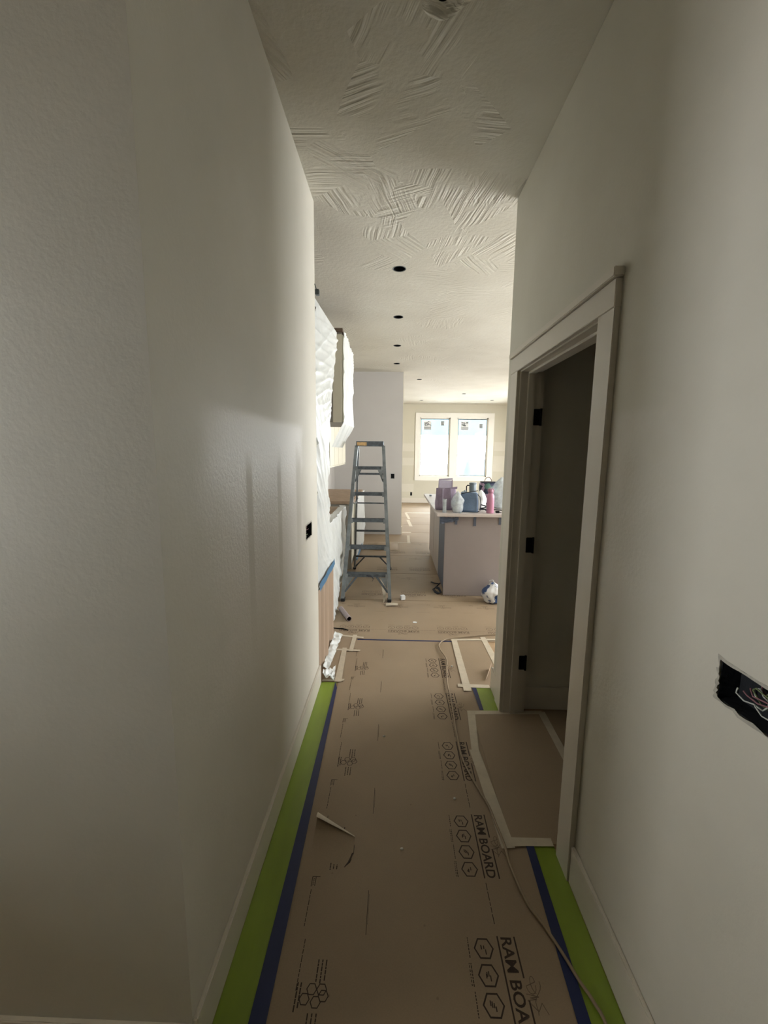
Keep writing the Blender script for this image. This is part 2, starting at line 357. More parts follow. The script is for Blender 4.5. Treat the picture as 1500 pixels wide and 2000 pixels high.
# windows -----------------------------------------------------------
def casing_board(parent, *a): return P('casing_board', bbox(*a, bev=.003), 'wtrim', parent)
w0 = struct(obj('trim_2', bbox(1.70, 1.91, YW-.022, YW, .80, 2.70, bev=.003), 'wtrim'))      # mullion casing between the two windows
for a in ((.618, .76, YW-.022, YW, .80, 2.70), (2.87, 3.047, YW-.022, YW, .80, 2.70), (.618, 3.047, YW-.024, YW, 2.66, 2.803), (.618, 3.047, YW-.024, YW, .711, .84)):
    casing_board(w0, *a)
def window(n, x0, x1, mark=True):
    y0, y1 = YW+.06, YW+.10; z0, z1 = .83, 2.67; t = .045
    f = struct(obj('window_%d' % n, box(box(box(bbox(x0, x0+t, y0, y1, z0, z1), x1-t, x1, y0, y1, z0, z1), x0, x1, y0, y1, z1-t, z1), x0, x1, y0, y1, z0, z0+t), 'wtrim'))
    P('pane', bbox(x0+t, x1-t, y0+.018, y0+.022, z0+t, z1-t), 'glass', f)
    g = .012; a, b, c, d = x0+t, x1-t, z0+t, z1-t
    P('gasket', box(box(box(bbox(a, a+g, y0-.002, y0+.012, c, d), b-g, b, y0-.002, y0+.012, c, d), a, b, y0-.002, y0+.012, d-g*1.6, d), a, b, y0-.002, y0+.012, c, c+g), 'boxgrey', f)
    for q0, q1 in ((x0, x0+.006), (x1-.006, x1)): P('jamb_liner', bbox(q0, q1, YW+.001, y0, z0+.012, z1), 'wtrim', f)
    P('head_liner', bbox(x0, x1, YW+.001, y0, z1-.006, z1), 'wtrim', f)
    P('sill', bbox(x0, x1, YW+.001, y0, z0, z0+.012), 'wtrim', f)
    if mark:
        P('sticker', bbox(x0+.13, x0+.37, y0+.012, y0+.017, 2.29, 2.56), 'whitep', f)
        bm = NB()
        for i in range(22):
            px = x0+.14+rnd.random()*.19; pz = 2.40+rnd.random()*.13; box(bm, px, px+.02+rnd.random()*.025, y0+.009, y0+.0115, pz, pz+.012+rnd.random()*.014)
        for i in range(3): box(bm, x0+.14, x0+.36, y0+.009, y0+.0115, 2.305+i*.028, 2.318+i*.028)
        P('sticker_print', bm, 'canmetal', f)
        dz = 0 if n == 1 else -.07
        P('sticker', bbox(x1-.30+(0 if n == 1 else .02), x1-.19+(0 if n == 1 else .02), y0+.012, y0+.017, 2.42+dz, 2.56+dz), 'whitep', f)
        bm = NB()
        for i in range(5): box(bm, x1-.285+(0 if n == 1 else .02), x1-.205+(0 if n == 1 else .02), y0+.009, y0+.0115, 2.43+i*.026+dz, 2.447+i*.026+dz)
        P('sticker_print', bm, 'canmetal', f)
    return f
window(1, *WINS[0]); window(2, *WINS[1])
f3 = struct(obj('window_3', box(box(bbox(-3.9, -3.84, YW+.06, YW+.1, .83, 2.67), -1.36, -1.3, YW+.06, YW+.1, .83, 2.67), -2.63, -2.57, YW+.06, YW+.1, .83, 2.67), 'wtrim'))
f4 = struct(obj('window_4', box(box(bbox(EX+.06, EX+.1, 2.95, 3.01, .95, 2.67), EX+.06, EX+.1, 5.54, 5.6, .95, 2.67), EX+.06, EX+.1, 4.25, 4.31, .95, 2.67), 'wtrim'))
d2 = struct(obj('door_2', box(box(bbox(EX+.06, EX+.1, 9.2, 9.3, .05, 2.2), EX+.06, EX+.1, 11.3, 11.4, .05, 2.2), EX+.06, EX+.1, 10.25, 10.35, .05, 2.2), 'wtrim'))
f5 = struct(obj('window_5', box(box(bbox(-2.3, -2.26, .26, .3, 1.05, 2.25), -2.3, -2.26, .81, .85, 1.05, 2.25), -2.3, -2.26, .26, .85, 1.63, 1.67), 'wtrim'))
portal(((WINS[0][0]+WINS[0][1])/2, YW+.2, 1.75), (-PI/2, 0, 0), .96, 1.84)
portal(((WINS[1][0]+WINS[1][1])/2, YW+.2, 1.75), (-PI/2, 0, 0), .98, 1.84)
portal((-2.6, YW+.2, 1.75), (-PI/2, 0, 0), 2.6, 1.84)
portal((EX+.2, 4.275, 1.81), (0, PI/2, 0), 1.72, 2.65)
portal((EX+.2, 10.3, 1.125), (0, PI/2, 0), 2.15, 2.2)
portal((-2.4, .555, 1.65), (0, -PI/2, 0), 1.2, .6)

# outside ------------------------------------------------------------
struct(obj('ground_outside', bbox(-40, 45, YW+.3, 70, -.5, -.3), 'snow'))
def berm(u, v_):
    x = 2.25+u*4.6; y = 15.8+v_*3.4
    e = math.sin(PI*min(1, v_*1.0))*min(1, u*6)*(1-max(0, u-.8)*3)
    return (x+.25*math.sin(v_*9)*(1-u)*.3+.6*(1-v_)*0, y, -.3+max(0, e)*(1.66+.10*noise.noise(Vector((x*1.2, y*1.2, 0)))*2 - .18*u))
tag(obj('tarp_covered_pile', grid(NB(), berm, 40, 30), 'tarp', smooth=True), 'pale blue tarp-covered pile outside the right-hand window', 'tarp')
bh = thing('porch_beam', 'pale blue wrapped porch beam seen across the tops of both far windows', 'beam', (1.6, 21.0, 0))
P('beam', bbox(-4.5, 5.0, -.15, .15, 2.42, 4.6), 'beam', bh)
for x in (-4.3, 4.9): P('post', bbox(x-.09, x+.09, -.09, .09, -.3, 2.42), 'snow', bh)

# baseboards --------------------------------------------------------
def bb(name, *a): return struct(obj(name, bbox(*a, bev=.003), 'trim'))
bb('baseboard_left', XL, XL+.014, YC+.0, YL, .001, .135)
bb('baseboard_foyer', -2.2, XL, YC-.014, YC, .001, .125)
bb('baseboard_right', XR-.014, XR, -3.0, 1.393, .001, .155)
bb('baseboard_right_end', XR-.014, XR, 2.573, YR+.014, .001, .155)
bb('baseboard_kitchen_entry', XR, EX, YR, YR+.014, .001, .155)
bb('baseboard_closet', XR+.115, 2.3, 2.476, 2.49, .001, .15)
bb('baseboard_kitchen_end', .139, .153, YG-.0, YG+.14, .001, .15)
bb('baseboard_window', -5.3, EX, YW-.014, YW, .001, .15)

# door opening with craftsman casing --------------------------------
d1 = struct(obj('door_1', bbox(XR-.002, XR+.117, 2.432, 2.452, .001, 2.045, bev=.002), 'trim'))        # hinge-side jamb
P('jamb', bbox(XR-.002, XR+.117, 1.488, 1.508, .001, 2.045, bev=.002), 'trim', d1)
P('head_jamb', bbox(XR-.002, XR+.117, 1.488, 2.452, 2.045, 2.062, bev=.002), 'trim', d1)
for a in ((XR+.040, XR+.078, 2.420, 2.432, .002, 2.045), (XR+.040, XR+.078, 1.508, 1.520, .002, 2.045), (XR+.040, XR+.078, 1.508, 2.432, 2.033, 2.045)):
    P('door_stop', bbox(*a, bev=.002), 'trim', d1)
P('casing', bbox(XR-.02, XR, 2.438, 2.565, .001, 2.05, bev=.002), 'trim', d1)
P('casing', bbox(XR-.02, XR, 1.393, 1.502, .001, 2.05, bev=.002), 'trim', d1)
P('head_casing', bbox(XR-.022, XR, 1.393, 2.567, 2.05, 2.135, bev=.002), 'trim', d1)
P('head_cap', bbox(XR-.034, XR, 1.385, 2.575, 2.137, 2.166, bev=.003), 'trim', d1)
P('casing', bbox(XR+.115, XR+.133, 2.438, 2.475, .001, 2.05, bev=.002), 'trim', d1)
for z in (1.80, 1.068, .336):
    h_ = P('hinge', bbox(XR+.082, XR+.116, 2.4285, 2.4325, z-.045, z+.045, bev=.0015), 'dark', d1)
    P('hinge_pin', tube(NB(), [(XR+.121, 2.428, z-.047), (XR+.121, 2.428, z+.047)], .0065, 10), 'dark', h_)

# ceiling cans ------------------------------------------------------
lights = ['nearest to the corridor', 'second from the corridor', 'third from the corridor', 'fourth, before the kitchen end wall',
          'just beyond the kitchen end wall', 'in mid great room above the island items', 'above the left far window', 'above the right far window']
for (x, y), s_ in zip(CANS, lights):
    t = thing('recessed_light_can', 'round dark recessed light hole in the ceiling, '+s_, 'light', (x, y, H), 0, 'unfinished ceiling light holes')
    P('housing', lathe(NB(), [(.001, .11), (.05, .11), (.0508, .0)], 0, 0, 28, cap=False), 'dark', t)
    P('rim', lathe(NB(), [(.047, -.0005), (.055, -.0022), (.0555, .0)], 0, 0, 28, cap=False), 'canmetal', t)
    P('socket', tube(NB(), [(-.02, 0, .1), (-.015, .01, .05), (.012, .0, .03), (.02, -.01, .045)], .007, 6), 'whitewire', t)
t = thing('ceiling_junction_box', 'plastered-over round junction box at the top of the corridor ceiling', 'box', (.135, 1.60, H))
P('box_shell', lathe(NB(), [(.001, .05), (.045, .05), (.0485, .0)], 0, 0, 24, cap=False), 'dark', t)
P('plaster_smear', lathe(NB(), [(.022, .012), (.03, .006), (.046, .004), (.049, -.001), (.060, -.0035), (.066, -.002), (.07, -.0002)], 0, 0, 30, cap=False), 'ceiling', t, smooth=True)
P('wire', tube(NB(), [(.01, .02, .04), (.0, .0, .01), (-.02, -.01, -.004), (-.03, -.025, .004)], .003, 6), 'dark', t)
P('wire', tube(NB(), [(-.01, .01, .04), (.012, -.01, .0), (.018, -.03, -.003)], .003, 6), 'dark', t)

# open electrical boxes ---------------------------------------------
def ebox(name, label, wallx, sgn, y0, y1, z0, z1, wires, seed):
    # wallx: wall face, sgn: direction into the wall
    t = thing(name, label, 'outlet', (wallx, (y0+y1)/2, (z0+z1)/2)); hy, hz = (y1-y0)/2, (z1-z0)/2; d = .05*sgn
    bm = NB(); e = .002
    xs = sorted((d, d*.9)); box(bm, xs[0], xs[1], -hy, hy, -hz, hz)
    for a in ((-hy, -hy+e, -hz, hz), (hy-e, hy, -hz, hz), (-hy, hy, -hz, -hz+e), (-hy, hy, hz-e, hz)):
        xs = sorted((d, .004*sgn)); box(bm, xs[0], xs[1], *a)
    P('box_shell', bm, 'boxgrey' if sgn > 0 else 'dark', t)
    r = random.Random(seed); bm = NB()      # ragged cut rim of the drywall
    n = 64; per = []
    for k in range(n):
        q = k/n*4; s0 = int(q); u = q-s0
        per.append([(-hy+2*hy*u, -hz), (hy, -hz+2*hz*u), (hy-2*hy*u, hz), (-hy, hz-2*hz*u)][s0])
    o_, i_ = [], []
    for (yy, zz) in per:
        g = .001+.008*r.random()**2; k2 = .0005+.006*r.random()**1.5
        o_.append(bm.verts.new((-.0008*sgn, yy*(1+g/hy), zz*(1+g/hz)))); i_.append(bm.verts.new((-.001*sgn-.0015*sgn*r.random(), yy*(1-k2/hy), zz*(1-k2/hz))))
    for k in range(n): bm.faces.new((o_[k], o_[(k+1) % n], i_[(k+1) % n], i_[k]))
    P('torn_rim', bm, 'paper', t)
    for k in range(wires):
        c = [-hy*.7+1.4*hy*r.random(), -hz*.2+hz*.6*r.random()]; pts = []
        a0 = r.random()*6.28; dep = .04*sgn
        for j in range(14):
            a = a0+j*.62; rr = .010+.011*r.random()
            pts.append((dep*(1-j/15)+.004*sgn, max(-hy+.006, min(hy-.006, c[0]+(rr+j*.0016)*math.cos(a))), max(-hz+.006, min(hz-.006, c[1]+rr*math.sin(a)))))
        sm = []
        for j in range(len(pts)-1):
            for q in (0, .5): sm.append(tuple(pts[j][i]*(1-q)+pts[j+1][i]*q for i in range(3)))
        P('wire', tube(NB(), sm, .0016, 5), ('pinkwire', 'whitewire', 'copper')[k % 3], t, smooth=True)
    return t
ebox('open_outlet_box', 'large open black electrical box with loose wires in the near right wall', XR, 1, .602, .850, 1.09, 1.178, 8, 3)
ebox('open_outlet_box', 'small open black electrical box in the left wall near its far end', XL, -1, 2.357, 2.528, 1.089, 1.176, 4, 5)
def small_box(label, x, y, z, w_, h_):
    t = thing('outlet_box', label, 'outlet', (x, y, z))
    P('back_plate', bbox(-w_/2, w_/2, .04, .05, -h_/2, h_/2), 'boxgrey', t)
    P('rim', box(box(box(bbox(-w_/2, -w_/2+.006, -.001, .04, -h_/2, h_/2), w_/2-.006, w_/2, -.001, .04, -h_/2, h_/2), -w_/2, w_/2, -.001, .04, -h_/2, -h_/2+.006), -w_/2, w_/2, -.001, .04, h_/2-.006, h_/2), 'canmetal', t)
small_box('small open outlet box in the lilac-grey kitchen end wall', -.043, YG, 1.136, .07, .092)
small_box('small open outlet box low in the cream window wall', .5265, YW, .28, .063, .11)

# ------------------------------------------------------------------ floor protection boards and their print
def text_mesh(s, size, bold=.0):
    cu = bpy.data.curves.new('t', 'FONT'); cu.body = s; cu.size = size; cu.offset = bold; cu.extrude = 0; cu.resolution_u = 3; cu.align_x = 'LEFT'
    o = bpy.data.objects.new('t', cu); C.objects.link(o); dg = bpy.context.evaluated_depsgraph_get()
    me = bpy.data.meshes.new_from_object(o.evaluated_get(dg)); bpy.data.objects.remove(o); return me
def fit_into(bm, s, x0, x1, y0, y1, z=0, bold=.0):
    me = text_mesh(s, 1, bold); xs = [v_.co.x for v_ in me.vertices]; ys = [v_.co.y for v_ in me.vertices]
    ax, bx_, ay, by = min(xs), max(xs), min(ys), max(ys)
    n0 = len(bm.verts); bm.from_mesh(me); bm.verts.ensure_lookup_table()
    for v_ in bm.verts[n0:]:
        v_.co.x = x0+(v_.co.x-ax)/(bx_-ax)*(x1-x0); v_.co.y = y0+(v_.co.y-ay)/(by-ay)*(y1-y0); v_.co.z = z
def rect(bm, x0, x1, y0, y1, z=0): bm.faces.new([bm.verts.new(p) for p in ((x0, y0, z), (x1, y0, z), (x1, y1, z), (x0, y1, z))])
def ring(bm, cx, cy, r, wd, n=6, a0=PI/6, sx=1, sy=1):
    o_ = [bm.verts.new((cx+r*sx*math.cos(a0+2*PI*k/n), cy+r*sy*math.sin(a0+2*PI*k/n), 0)) for k in range(n)]
    i_ = [bm.verts.new((cx+(r-wd)*sx*math.cos(a0+2*PI*k/n), cy+(r-wd)*sy*math.sin(a0+2*PI*k/n), 0)) for k in range(n)]
    for k in range(n): bm.faces.new((o_[k], o_[(k+1) % n], i_[(k+1) % n], i_[k]))
# print unit in (s, t): s along the words, t towards the top of the letters; origin at the start of the words
bm = NB(); fit_into(bm, 'RAM BOARD', .003, .283, -.022, .014, bold=.018)
rect(bm, 0, .285, -.034, -.029); rect(bm, 0, .112, .0220, .0270); rect(bm, .165, .285, .0220, .0270)
U_WORD = bpy.data.meshes.new('wordmark'); bm.to_mesh(U_WORD); bm.free()
bm = NB(); rr = random.Random(4)
for k in range(4):
    c = .037+k*.0715; ring(bm, c, -.083, .0335, .0052, 6, PI/2, 1, .97)
    for j in range(4):
        a = c-.012+rr.random()*.016; b_ = -.083-.011+rr.random()*.018; rect(bm, a, a+.008+rr.random()*.008, b_, b_+.0035)
    for q in (0, .0032):      # tiny captions, too small to read: broken strokes
        pass
    a = c-.03
    while a < c+.028:
        w_ = .003+rr.random()*.006; rect(bm, a, a+w_, -.1335, -.1305); 
        if k % 2: rect(bm, a, a+w_*.8, -.139, -.1365)
        a += w_+.0022
U_HEX = bpy.data.meshes.new('hexagon_row'); bm.to_mesh(U_HEX); bm.free()
bm = NB(); a = .302
while a < .445:
    w_ = .012+rr.random()*.02; rect(bm, a, min(a+w_, .447), -.0325, -.0298); a += w_+.005
a = 0.0
for x0 in (-.13, .03):
    a = x0
    while a < x0+.118:
        w_ = .008+rr.random()*.012; rect(bm, a, a+w_, -.682+(.012 if x0 > 0 else 0), -.6795+(.012 if x0 > 0 else 0)); a += w_+.003
rect(bm, -.133, .012, -.4705, -.4685); rect(bm, -.12, -.02, -.4665, -.4655)
U_DASH = bpy.data.meshes.new('dashed_lines'); bm.to_mesh(U_DASH); bm.free()
bm = NB()
def strokes(s0, t0):
    for i in range(3):
        L = .052+.008*rr.random(); a = s0
        while a < s0+L: w_ = .006+rr.random()*.01; rect(bm, a, a+w_, t0+i*.0125, t0+i*.0125+.0038); a += w_+.0018
strokes(.085, -.615); strokes(.215, -.625)
for i in range(2):
    a = .145
    while a < .205: w_ = .008+rr.random()*.008; rect(bm, a, a+w_, -.668+i*.010, -.664+i*.010); a += w_+.002
for (a, b_) in ((.160, -.622), (.184, -.640), (.160, -.592), (.190, -.606), (.175, -.585)): ring(bm, a, b_, .0165, .0032, 6, PI/6)
rect(bm, .30, .338, -.685, -.6825); rect(bm, .30, .3025, -.685, -.655); rect(bm, .30, .336, -.672, -.6695); fit_into(bm, 'AHA', .305, .334, -.681, -.674)
U_CLUS = bpy.data.meshes.new('hexagon_cluster'); bm.to_mesh(U_CLUS); bm.free()
bm = NB()    # faint hand-drawn looking swirl beside the words
def swirl(pts):
    for p, q in zip(pts, pts[1:]):
        d = Vector((q[0]-p[0], q[1]-p[1])); n_ = Vector((-d.y, d.x)).normalized()*.0011
        bm.faces.new([bm.verts.new((a[0]+s_*n_.x, a[1]+s_*n_.y, 0)) for a, s_ in ((p, 1), (q, 1), (q, -1), (p, -1))])
swirl([(.128+.022*math.sin(i*.5), .036+.018*math.cos(i*.5)*(1 if i < 7 else -.6)+.0012*i) for i in range(16)])
swirl([(.15+.012*i/4, .02+.045*((i*7) % 5)/5) for i in range(6)]); swirl([(.118+.08*i/8, .068-.004*i+.006*math.sin(i)) for i in range(9)])
swirl([(.165, .02), (.19, .045), (.170, .06), (.196, .072)])
U_SWIRL = bpy.data.meshes.new('swirl_mark'); bm.to_mesh(U_SWIRL); bm.free()
for u_, m_ in ((U_WORD, 'ink'), (U_HEX, 'ink'), (U_DASH, 'ink'), (U_CLUS, 'ink'), (U_SWIRL, 'fadedink')): u_.materials.append(M[m_])
PNAMES = (('printed_wordmark', U_WORD), ('printed_hexagons', U_HEX), ('printed_dashes', U_DASH), ('printed_diagram', U_CLUS), ('printed_swirl', U_SWIRL))
def faded(me): m2 = me.copy(); m2.materials.clear(); m2.materials.append(M['fadedink']); return m2
PFAD = tuple((n_, faded(me)) for n_, me in PNAMES)
def prints(parent, origin_fn, n, rz, pn=PNAMES):
    for k in range(n):
        x, y = origin_fn(k)
        for nm, me in pn:
            o = bpy.data.objects.new(nm, me); C.objects.link(o); o.location = (x, y, .0006); o.rotation_euler = (0, 0, rz); o.parent = parent
BG = 'protective floor boards'
def board(label, x0, x1, y0, y1, bow=0, name='floor_board'):
    bm = NB(); slabpoly(bm, [(x0, y0), (x1, y0), (x1, y1), (x0, y1)], -.0035, 0)
    return tag(obj(name, bm, 'board'), label, 'floor board', BG)
cb = board('long brown printed protection board running down the middle of the corridor', -.375, .577, -3.0, 3.415)
prints(cb, lambda k: (.395, 3.112-.4775*k), 9, -PI/2)
ord_ = ['first', 'second', 'third', 'fourth', 'fifth', 'sixth']
ys = [3.423, 4.402, 5.42, 6.40, 7.355, 8.30, 9.26, 10.22, 11.18, 12.14, 13.33]
lab = ['brown printed board crosswise just past the corridor, under the ladder front feet', 'brown printed board crosswise under the near end of the island',
       'brown board crosswise under the rear feet of the ladder', 'board crosswise beside the middle of the island, fourth from the corridor',
       'sunlit board crosswise in front of the kitchen end wall', 'pale board crosswise level with the kitchen end wall', 'pale sunlit board crosswise just beyond the kitchen end wall',
       'pale board crosswise in mid great room', 'pale board crosswise second from the window wall', 'pale board crosswise along the window wall']
for k in range(10):
    x0 = -1.15 if ys[k+1] < 8.2 else -3.0
    b_ = board(lab[k], x0 if k != 5 else .16, 4.25, ys[k]+.005, ys[k+1]-.005)
    if k < 4: prints(b_, lambda j, k=k: (-.205+.4475*j+(.0 if k == 0 else .13*k), ys[k]+.178), 9, PI, PFAD)
t = tag(obj('door_board', slabpoly(NB(), [(.50, 1.545), (.94, 1.545), (.94, 2.46), (.50, 2.43)], .0005, .0035), 'board'), 'plain brown board piece taped across the doorway threshold', 'floor board', BG)
tag(obj('closet_board', bbox(.955, 2.28, .55, 2.47, -.0035, .001), 'board'), 'brown board on the floor inside the dark doorway room', 'floor board', BG)
cp = tag(obj('board_patch', slabpoly(NB(), [(.50, 2.72), (.72, 2.72), (.83, 3.02), (.80, 3.44), (.53, 3.43)], .0005, .003), 'board'), 'brown board patch taped to the floor right of the corridor end', 'floor board', BG)
P('curled_corner', grid(NB(), lambda u, v_: (.66+.07*u+.01*v_, 2.80+.16*u, .003+.05*math.sin(v_*2.2)*(.35+.65*u)+.0), 6, 8), 'kraft', cp, smooth=True)
cp2 = tag(obj('board_patch', slabpoly(NB(), [(-.49, 2.755), (-.37, 2.755), (-.37, 3.22), (-.30, 3.24), (-.31, 3.45), (-.50, 3.47)], .0005, .003), 'board'), 'brown board patch taped at the foot of the tall wrapped cabinet', 'floor board', BG)

# torn flap in the corridor board
def flap(u, v_):
    w0_, w1_ = (-.318, -.245), (-.150, -.165)
    x = (-.315+.17*u) + .02*v_*(1-u)*0
    y0 = 1.425+.05*abs(u-.62)*1.6; y1 = 1.625-.085*u
    y = y0+(y1-y0)*v_; lift = .034*(1-.75*u)*v_**2
    return (x, y, .0012+lift)
fl = P('torn_flap', grid(NB(), flap, 14, 12), 'board', cb, smooth=True)
P('flap_underside', grid(NB(), lambda u, v_: (-.315+.17*u, (1.625-.085*u)+.004-.004*v_-.032*(1-u)*v_*1.0, .0015+.034*(1-.75*u)+.001+.012*math.sin(v_*1.7)*(1-u)), 14, 4), 'masking', cb, smooth=True)
P('torn_crease_shade', tube(NB(), [(-.175, 1.418, .0006), (-.158, 1.44, .0006), (-.148, 1.475, .0006), (-.147, 1.51, .0006), (-.158, 1.545, .0006)], [.001, .0045, .005, .004, .001], 6, flat=.3), 'ink', cb)  # torn crease of the flap, its shading put in as a dark arc

# tapes --------------------------------------------------------------
def strip(name, label, cat, pts, m, z=.0008, th=.0008, group=None):
    return tag(obj(name, slabpoly(NB(), pts, z, z+th), m), label, cat, group)
def filmstrip(name, label, x0a, x1a, x0b, x1b, ya, yb, wr_=True):
    def fn(u, v_):
        y = ya+(yb-ya)*v_; x0 = x0a+(x0b-x0a)*v_; x1 = x1a+(x1b-x1a)*v_
        return (x0+(x1-x0)*u, y, .0008+.0022*max(0, noise.noise(Vector((u*3, y*2.2, x0a*9))))+.0012*abs(math.sin(y*37+u*3))*max(0, noise.noise(Vector((y*1.3, 4, x0a)))))
    return tag(obj(name, grid(NB(), fn, 8, 160), 'green', smooth=True), label, 'tape')
filmstrip('green_film_strip', 'wide lime green masking strip along the left baseboard', -.491, -.37, -.491, -.385, -3.0, 2.735)
filmstrip('green_film_strip', 'wide lime green masking strip along the near right baseboard', .56, .676, .575, .676, -3.0, 1.54)
filmstrip('green_film_strip', 'short lime green masking strip between doorway and corridor end', .562, .676, .565, .676, 2.44, 2.72)
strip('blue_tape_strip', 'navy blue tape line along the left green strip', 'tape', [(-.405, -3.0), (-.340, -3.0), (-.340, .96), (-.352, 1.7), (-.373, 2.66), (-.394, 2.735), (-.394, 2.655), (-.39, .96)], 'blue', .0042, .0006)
strip('blue_tape_strip', 'navy blue tape line along the near right green strip', 'tape', [(.54, -3.0), (.578, -3.0), (.578, .99), (.592, 1.535), (.560, 1.535), (.54, .99)], 'blue', .0042, .0006)
strip('blue_tape_strip', 'short navy blue tape piece beyond the doorway board', 'tape', [(.553, 2.45), (.577, 2.45), (.578, 2.70), (.550, 2.70)], 'blue', .0042, .0006)
strip('blue_tape_strip', 'thin dark blue tape line across the floor at the corridor end', 'tape', [(-.30, 3.408), (.52, 3.408), (.52, 3.428), (-.30, 3.428)], 'blue', .0008, .0006)
G = 'cream masking tape pieces on the floor boards'
TP = [('left edge of the doorway board', [(.472, 2.44), (.520, 2.44), (.475, 2.075), (.436, 2.075)], .004),
      ('left edge of the doorway board, wider near piece', [(.426, 2.09), (.478, 2.09), (.513, 1.52), (.458, 1.516)], .0048),
      ('far edge of the doorway board', [(.474, 2.402), (.93, 2.424), (.94, 2.458), (.478, 2.44)], .0044),
      ('near edge of the doorway board', [(.500, 1.527), (.674, 1.532), (.674, 1.569), (.505, 1.567)], .0054),
      ('slanting across the board inside the doorway', [(.90, 1.55), (.94, 1.55), (.955, 2.446), (.911, 2.444)], .0048),
      ('left edge of the patch right of the corridor end', [(.488, 2.66), (.541, 2.66), (.553, 3.44), (.506, 3.44)], .0048),
      ('near edge of the patch right of the corridor end', [(.455, 2.71), (.674, 2.70), (.674, 2.742), (.46, 2.748)], .0040),
      ('right edge of the patch right of the corridor end', [(.775, 3.0), (.83, 3.0), (.808, 3.51), (.765, 3.51)], .0048),
      ('far edge of the patch right of the corridor end', [(.50, 3.43), (1.0, 3.46), (1.0, 3.485), (.50, 3.462)], .0040),
      ('far edge of the patch by the tall cabinet', [(-.50, 3.478), (-.25, 3.435), (-.25, 3.463), (-.50, 3.508)], .0040),
      ('middle cross of the patch by the tall cabinet', [(-.52, 3.207), (-.26, 3.195), (-.26, 3.222), (-.52, 3.236)], .0046),
      ('short right edge of the far patch by the tall cabinet', [(-.352, 3.19), (-.318, 3.19), (-.31, 3.50), (-.345, 3.50)], .0052),
      ('right edge of the near patch by the tall cabinet', [(-.402, 2.735), (-.352, 2.735), (-.372, 3.25), (-.408, 3.25)], .0052),
      ('near edge of the patch by the tall cabinet', [(-.49, 2.735), (-.338, 2.75), (-.335, 2.775), (-.49, 2.765)], .0040),
      ('on the pale boards just past the kitchen end wall', [(.15, 8.26), (.34, 8.26), (.34, 8.34), (.15, 8.34)], .001),
      ('upright of the bent tape on the pale floor', [(.33, 9.0), (.40, 9.0), (.36, 9.9), (.29, 9.9)], .001),
      ('upper slant of the bent tape on the pale floor', [(.33, 10.0), (.39, 10.0), (.33, 11.1), (.27, 11.1)], .001),
      ('cross strip on the pale floor nearest the window', [(.30, 11.0), (.95, 11.0), (.95, 11.16), (.30, 11.16)], .001),
      ('stub running toward the camera past the end wall', [(.24, 7.3), (.29, 7.3), (.30, 8.0), (.25, 8.0)], .001),
      ('long strip across the sunlit floor before the end wall', [(-.10, 7.345), (.30, 7.345), (.30, 7.37), (-.10, 7.37)], .001)]
for nm, pts, z in TP: strip('masking_tape_piece', 'cream masking tape, '+nm, 'tape', pts, 'masking', z, .0005, G)
# crumpled clear film around the cabinet foot
def crumple(u, v_):
    p = Vector((-.505+.038*u+.03*v_*u, 2.86+.62*v_, .012+.03*(1-u)))
    d = noise.noise(p*26)*.014
    return (p.x+d, p.y, max(.007, p.z+d*1.3))
tag(obj('film_hem', grid(NB(), crumple, 10, 60), 'film', smooth=True), 'crumpled strip of clear film along the foot of the tall cabinet', 'plastic sheet')
def crumple2(u, v_):
    p = Vector((-.488+.085*u*(1-v_*.2), 2.735+.19*v_*(.35+.65*u), .012+.045*(1-u)))
    d = noise.noise(p*40)*.016
    return (p.x, p.y+d, max(.006, p.z+d*1.6))
tag(obj('film_scrap', grid(NB(), crumple2, 16, 18), 'film', smooth=False), 'shiny crumpled scrap of clear film at the far end of the left baseboard', 'plastic scrap')

# ------------------------------------------------------------------ kitchen cabinets with film
def folds(y, z, seed, amp, ang):
    # long coherent creases: sharp ridges whose phase runs along ang, gently bent, each dying out along its length
    s_ = 0; r = random.Random(seed)
    for k in range(5):
        a = ang+r.uniform(-.16, .16); fr = r.uniform(12, 42)
        ca, sa = math.cos(a), math.sin(a); q = y*ca+z*sa; t_ = -y*sa+z*ca
        q += .035*noise.noise(Vector((t_*1.5, q*.8, seed+k*2.1)))
        mk = max(0, .25+noise.noise(Vector((t_*1.1+k*5, q*7, seed*1.7))))
        s_ += mk*(1-abs(math.sin(q*fr)))**1.8*r.uniform(.5, 1)
    return amp*1.9*s_/1.9
def lerp(tab, z):
    tab = sorted(tab)
    if z <= tab[0][0]: return tab[0][1]
    for (a, p), (b, q) in zip(tab, tab[1:]):
        if z <= b: return p+(q-p)*(z-a)/(b-a)
    return tab[-1][1]
# tall cabinet
tc = thing('tall_cabinet', 'tall cabinet wrapped in milky film behind the end of the left wall', 'cabinet', (0, 0, 0))
P('body', bbox(BX+.003, -.60, 2.76, 3.44, .002, 2.52), 'cabgrey', tc)
P('door', bbox(-.60, -.582, 2.765, 3.10, .72, 2.50, bev=.002), 'cream', tc); P('door', bbox(-.60, -.582, 3.105, 3.435, .72, 2.50, bev=.002), 'cream', tc)
P('crown', bbox(BX+.003, -.53, 2.725, 3.46, 2.52, 2.555, bev=.004), 'crown', tc)
def kr(u, v_):
    y = 2.735+.71*u; z = .004+.65*v_
    return (-.512+.010*math.sin(y*19)+.007*math.sin(y*47+1)+.004*noise.noise(Vector((y*9, z*2, 0))), y, z)
kp = P('kraft_cover', grid(NB(), kr, 60, 6), 'kraft', tc, smooth=True)
EDGE_Y = [(.68, 3.40), (.8, 3.40), (1.0, 3.41), (1.33, 3.52), (1.6, 3.56), (1.9, 3.62), (2.2, 3.70), (2.45, 3.76), (2.62, 3.78)]
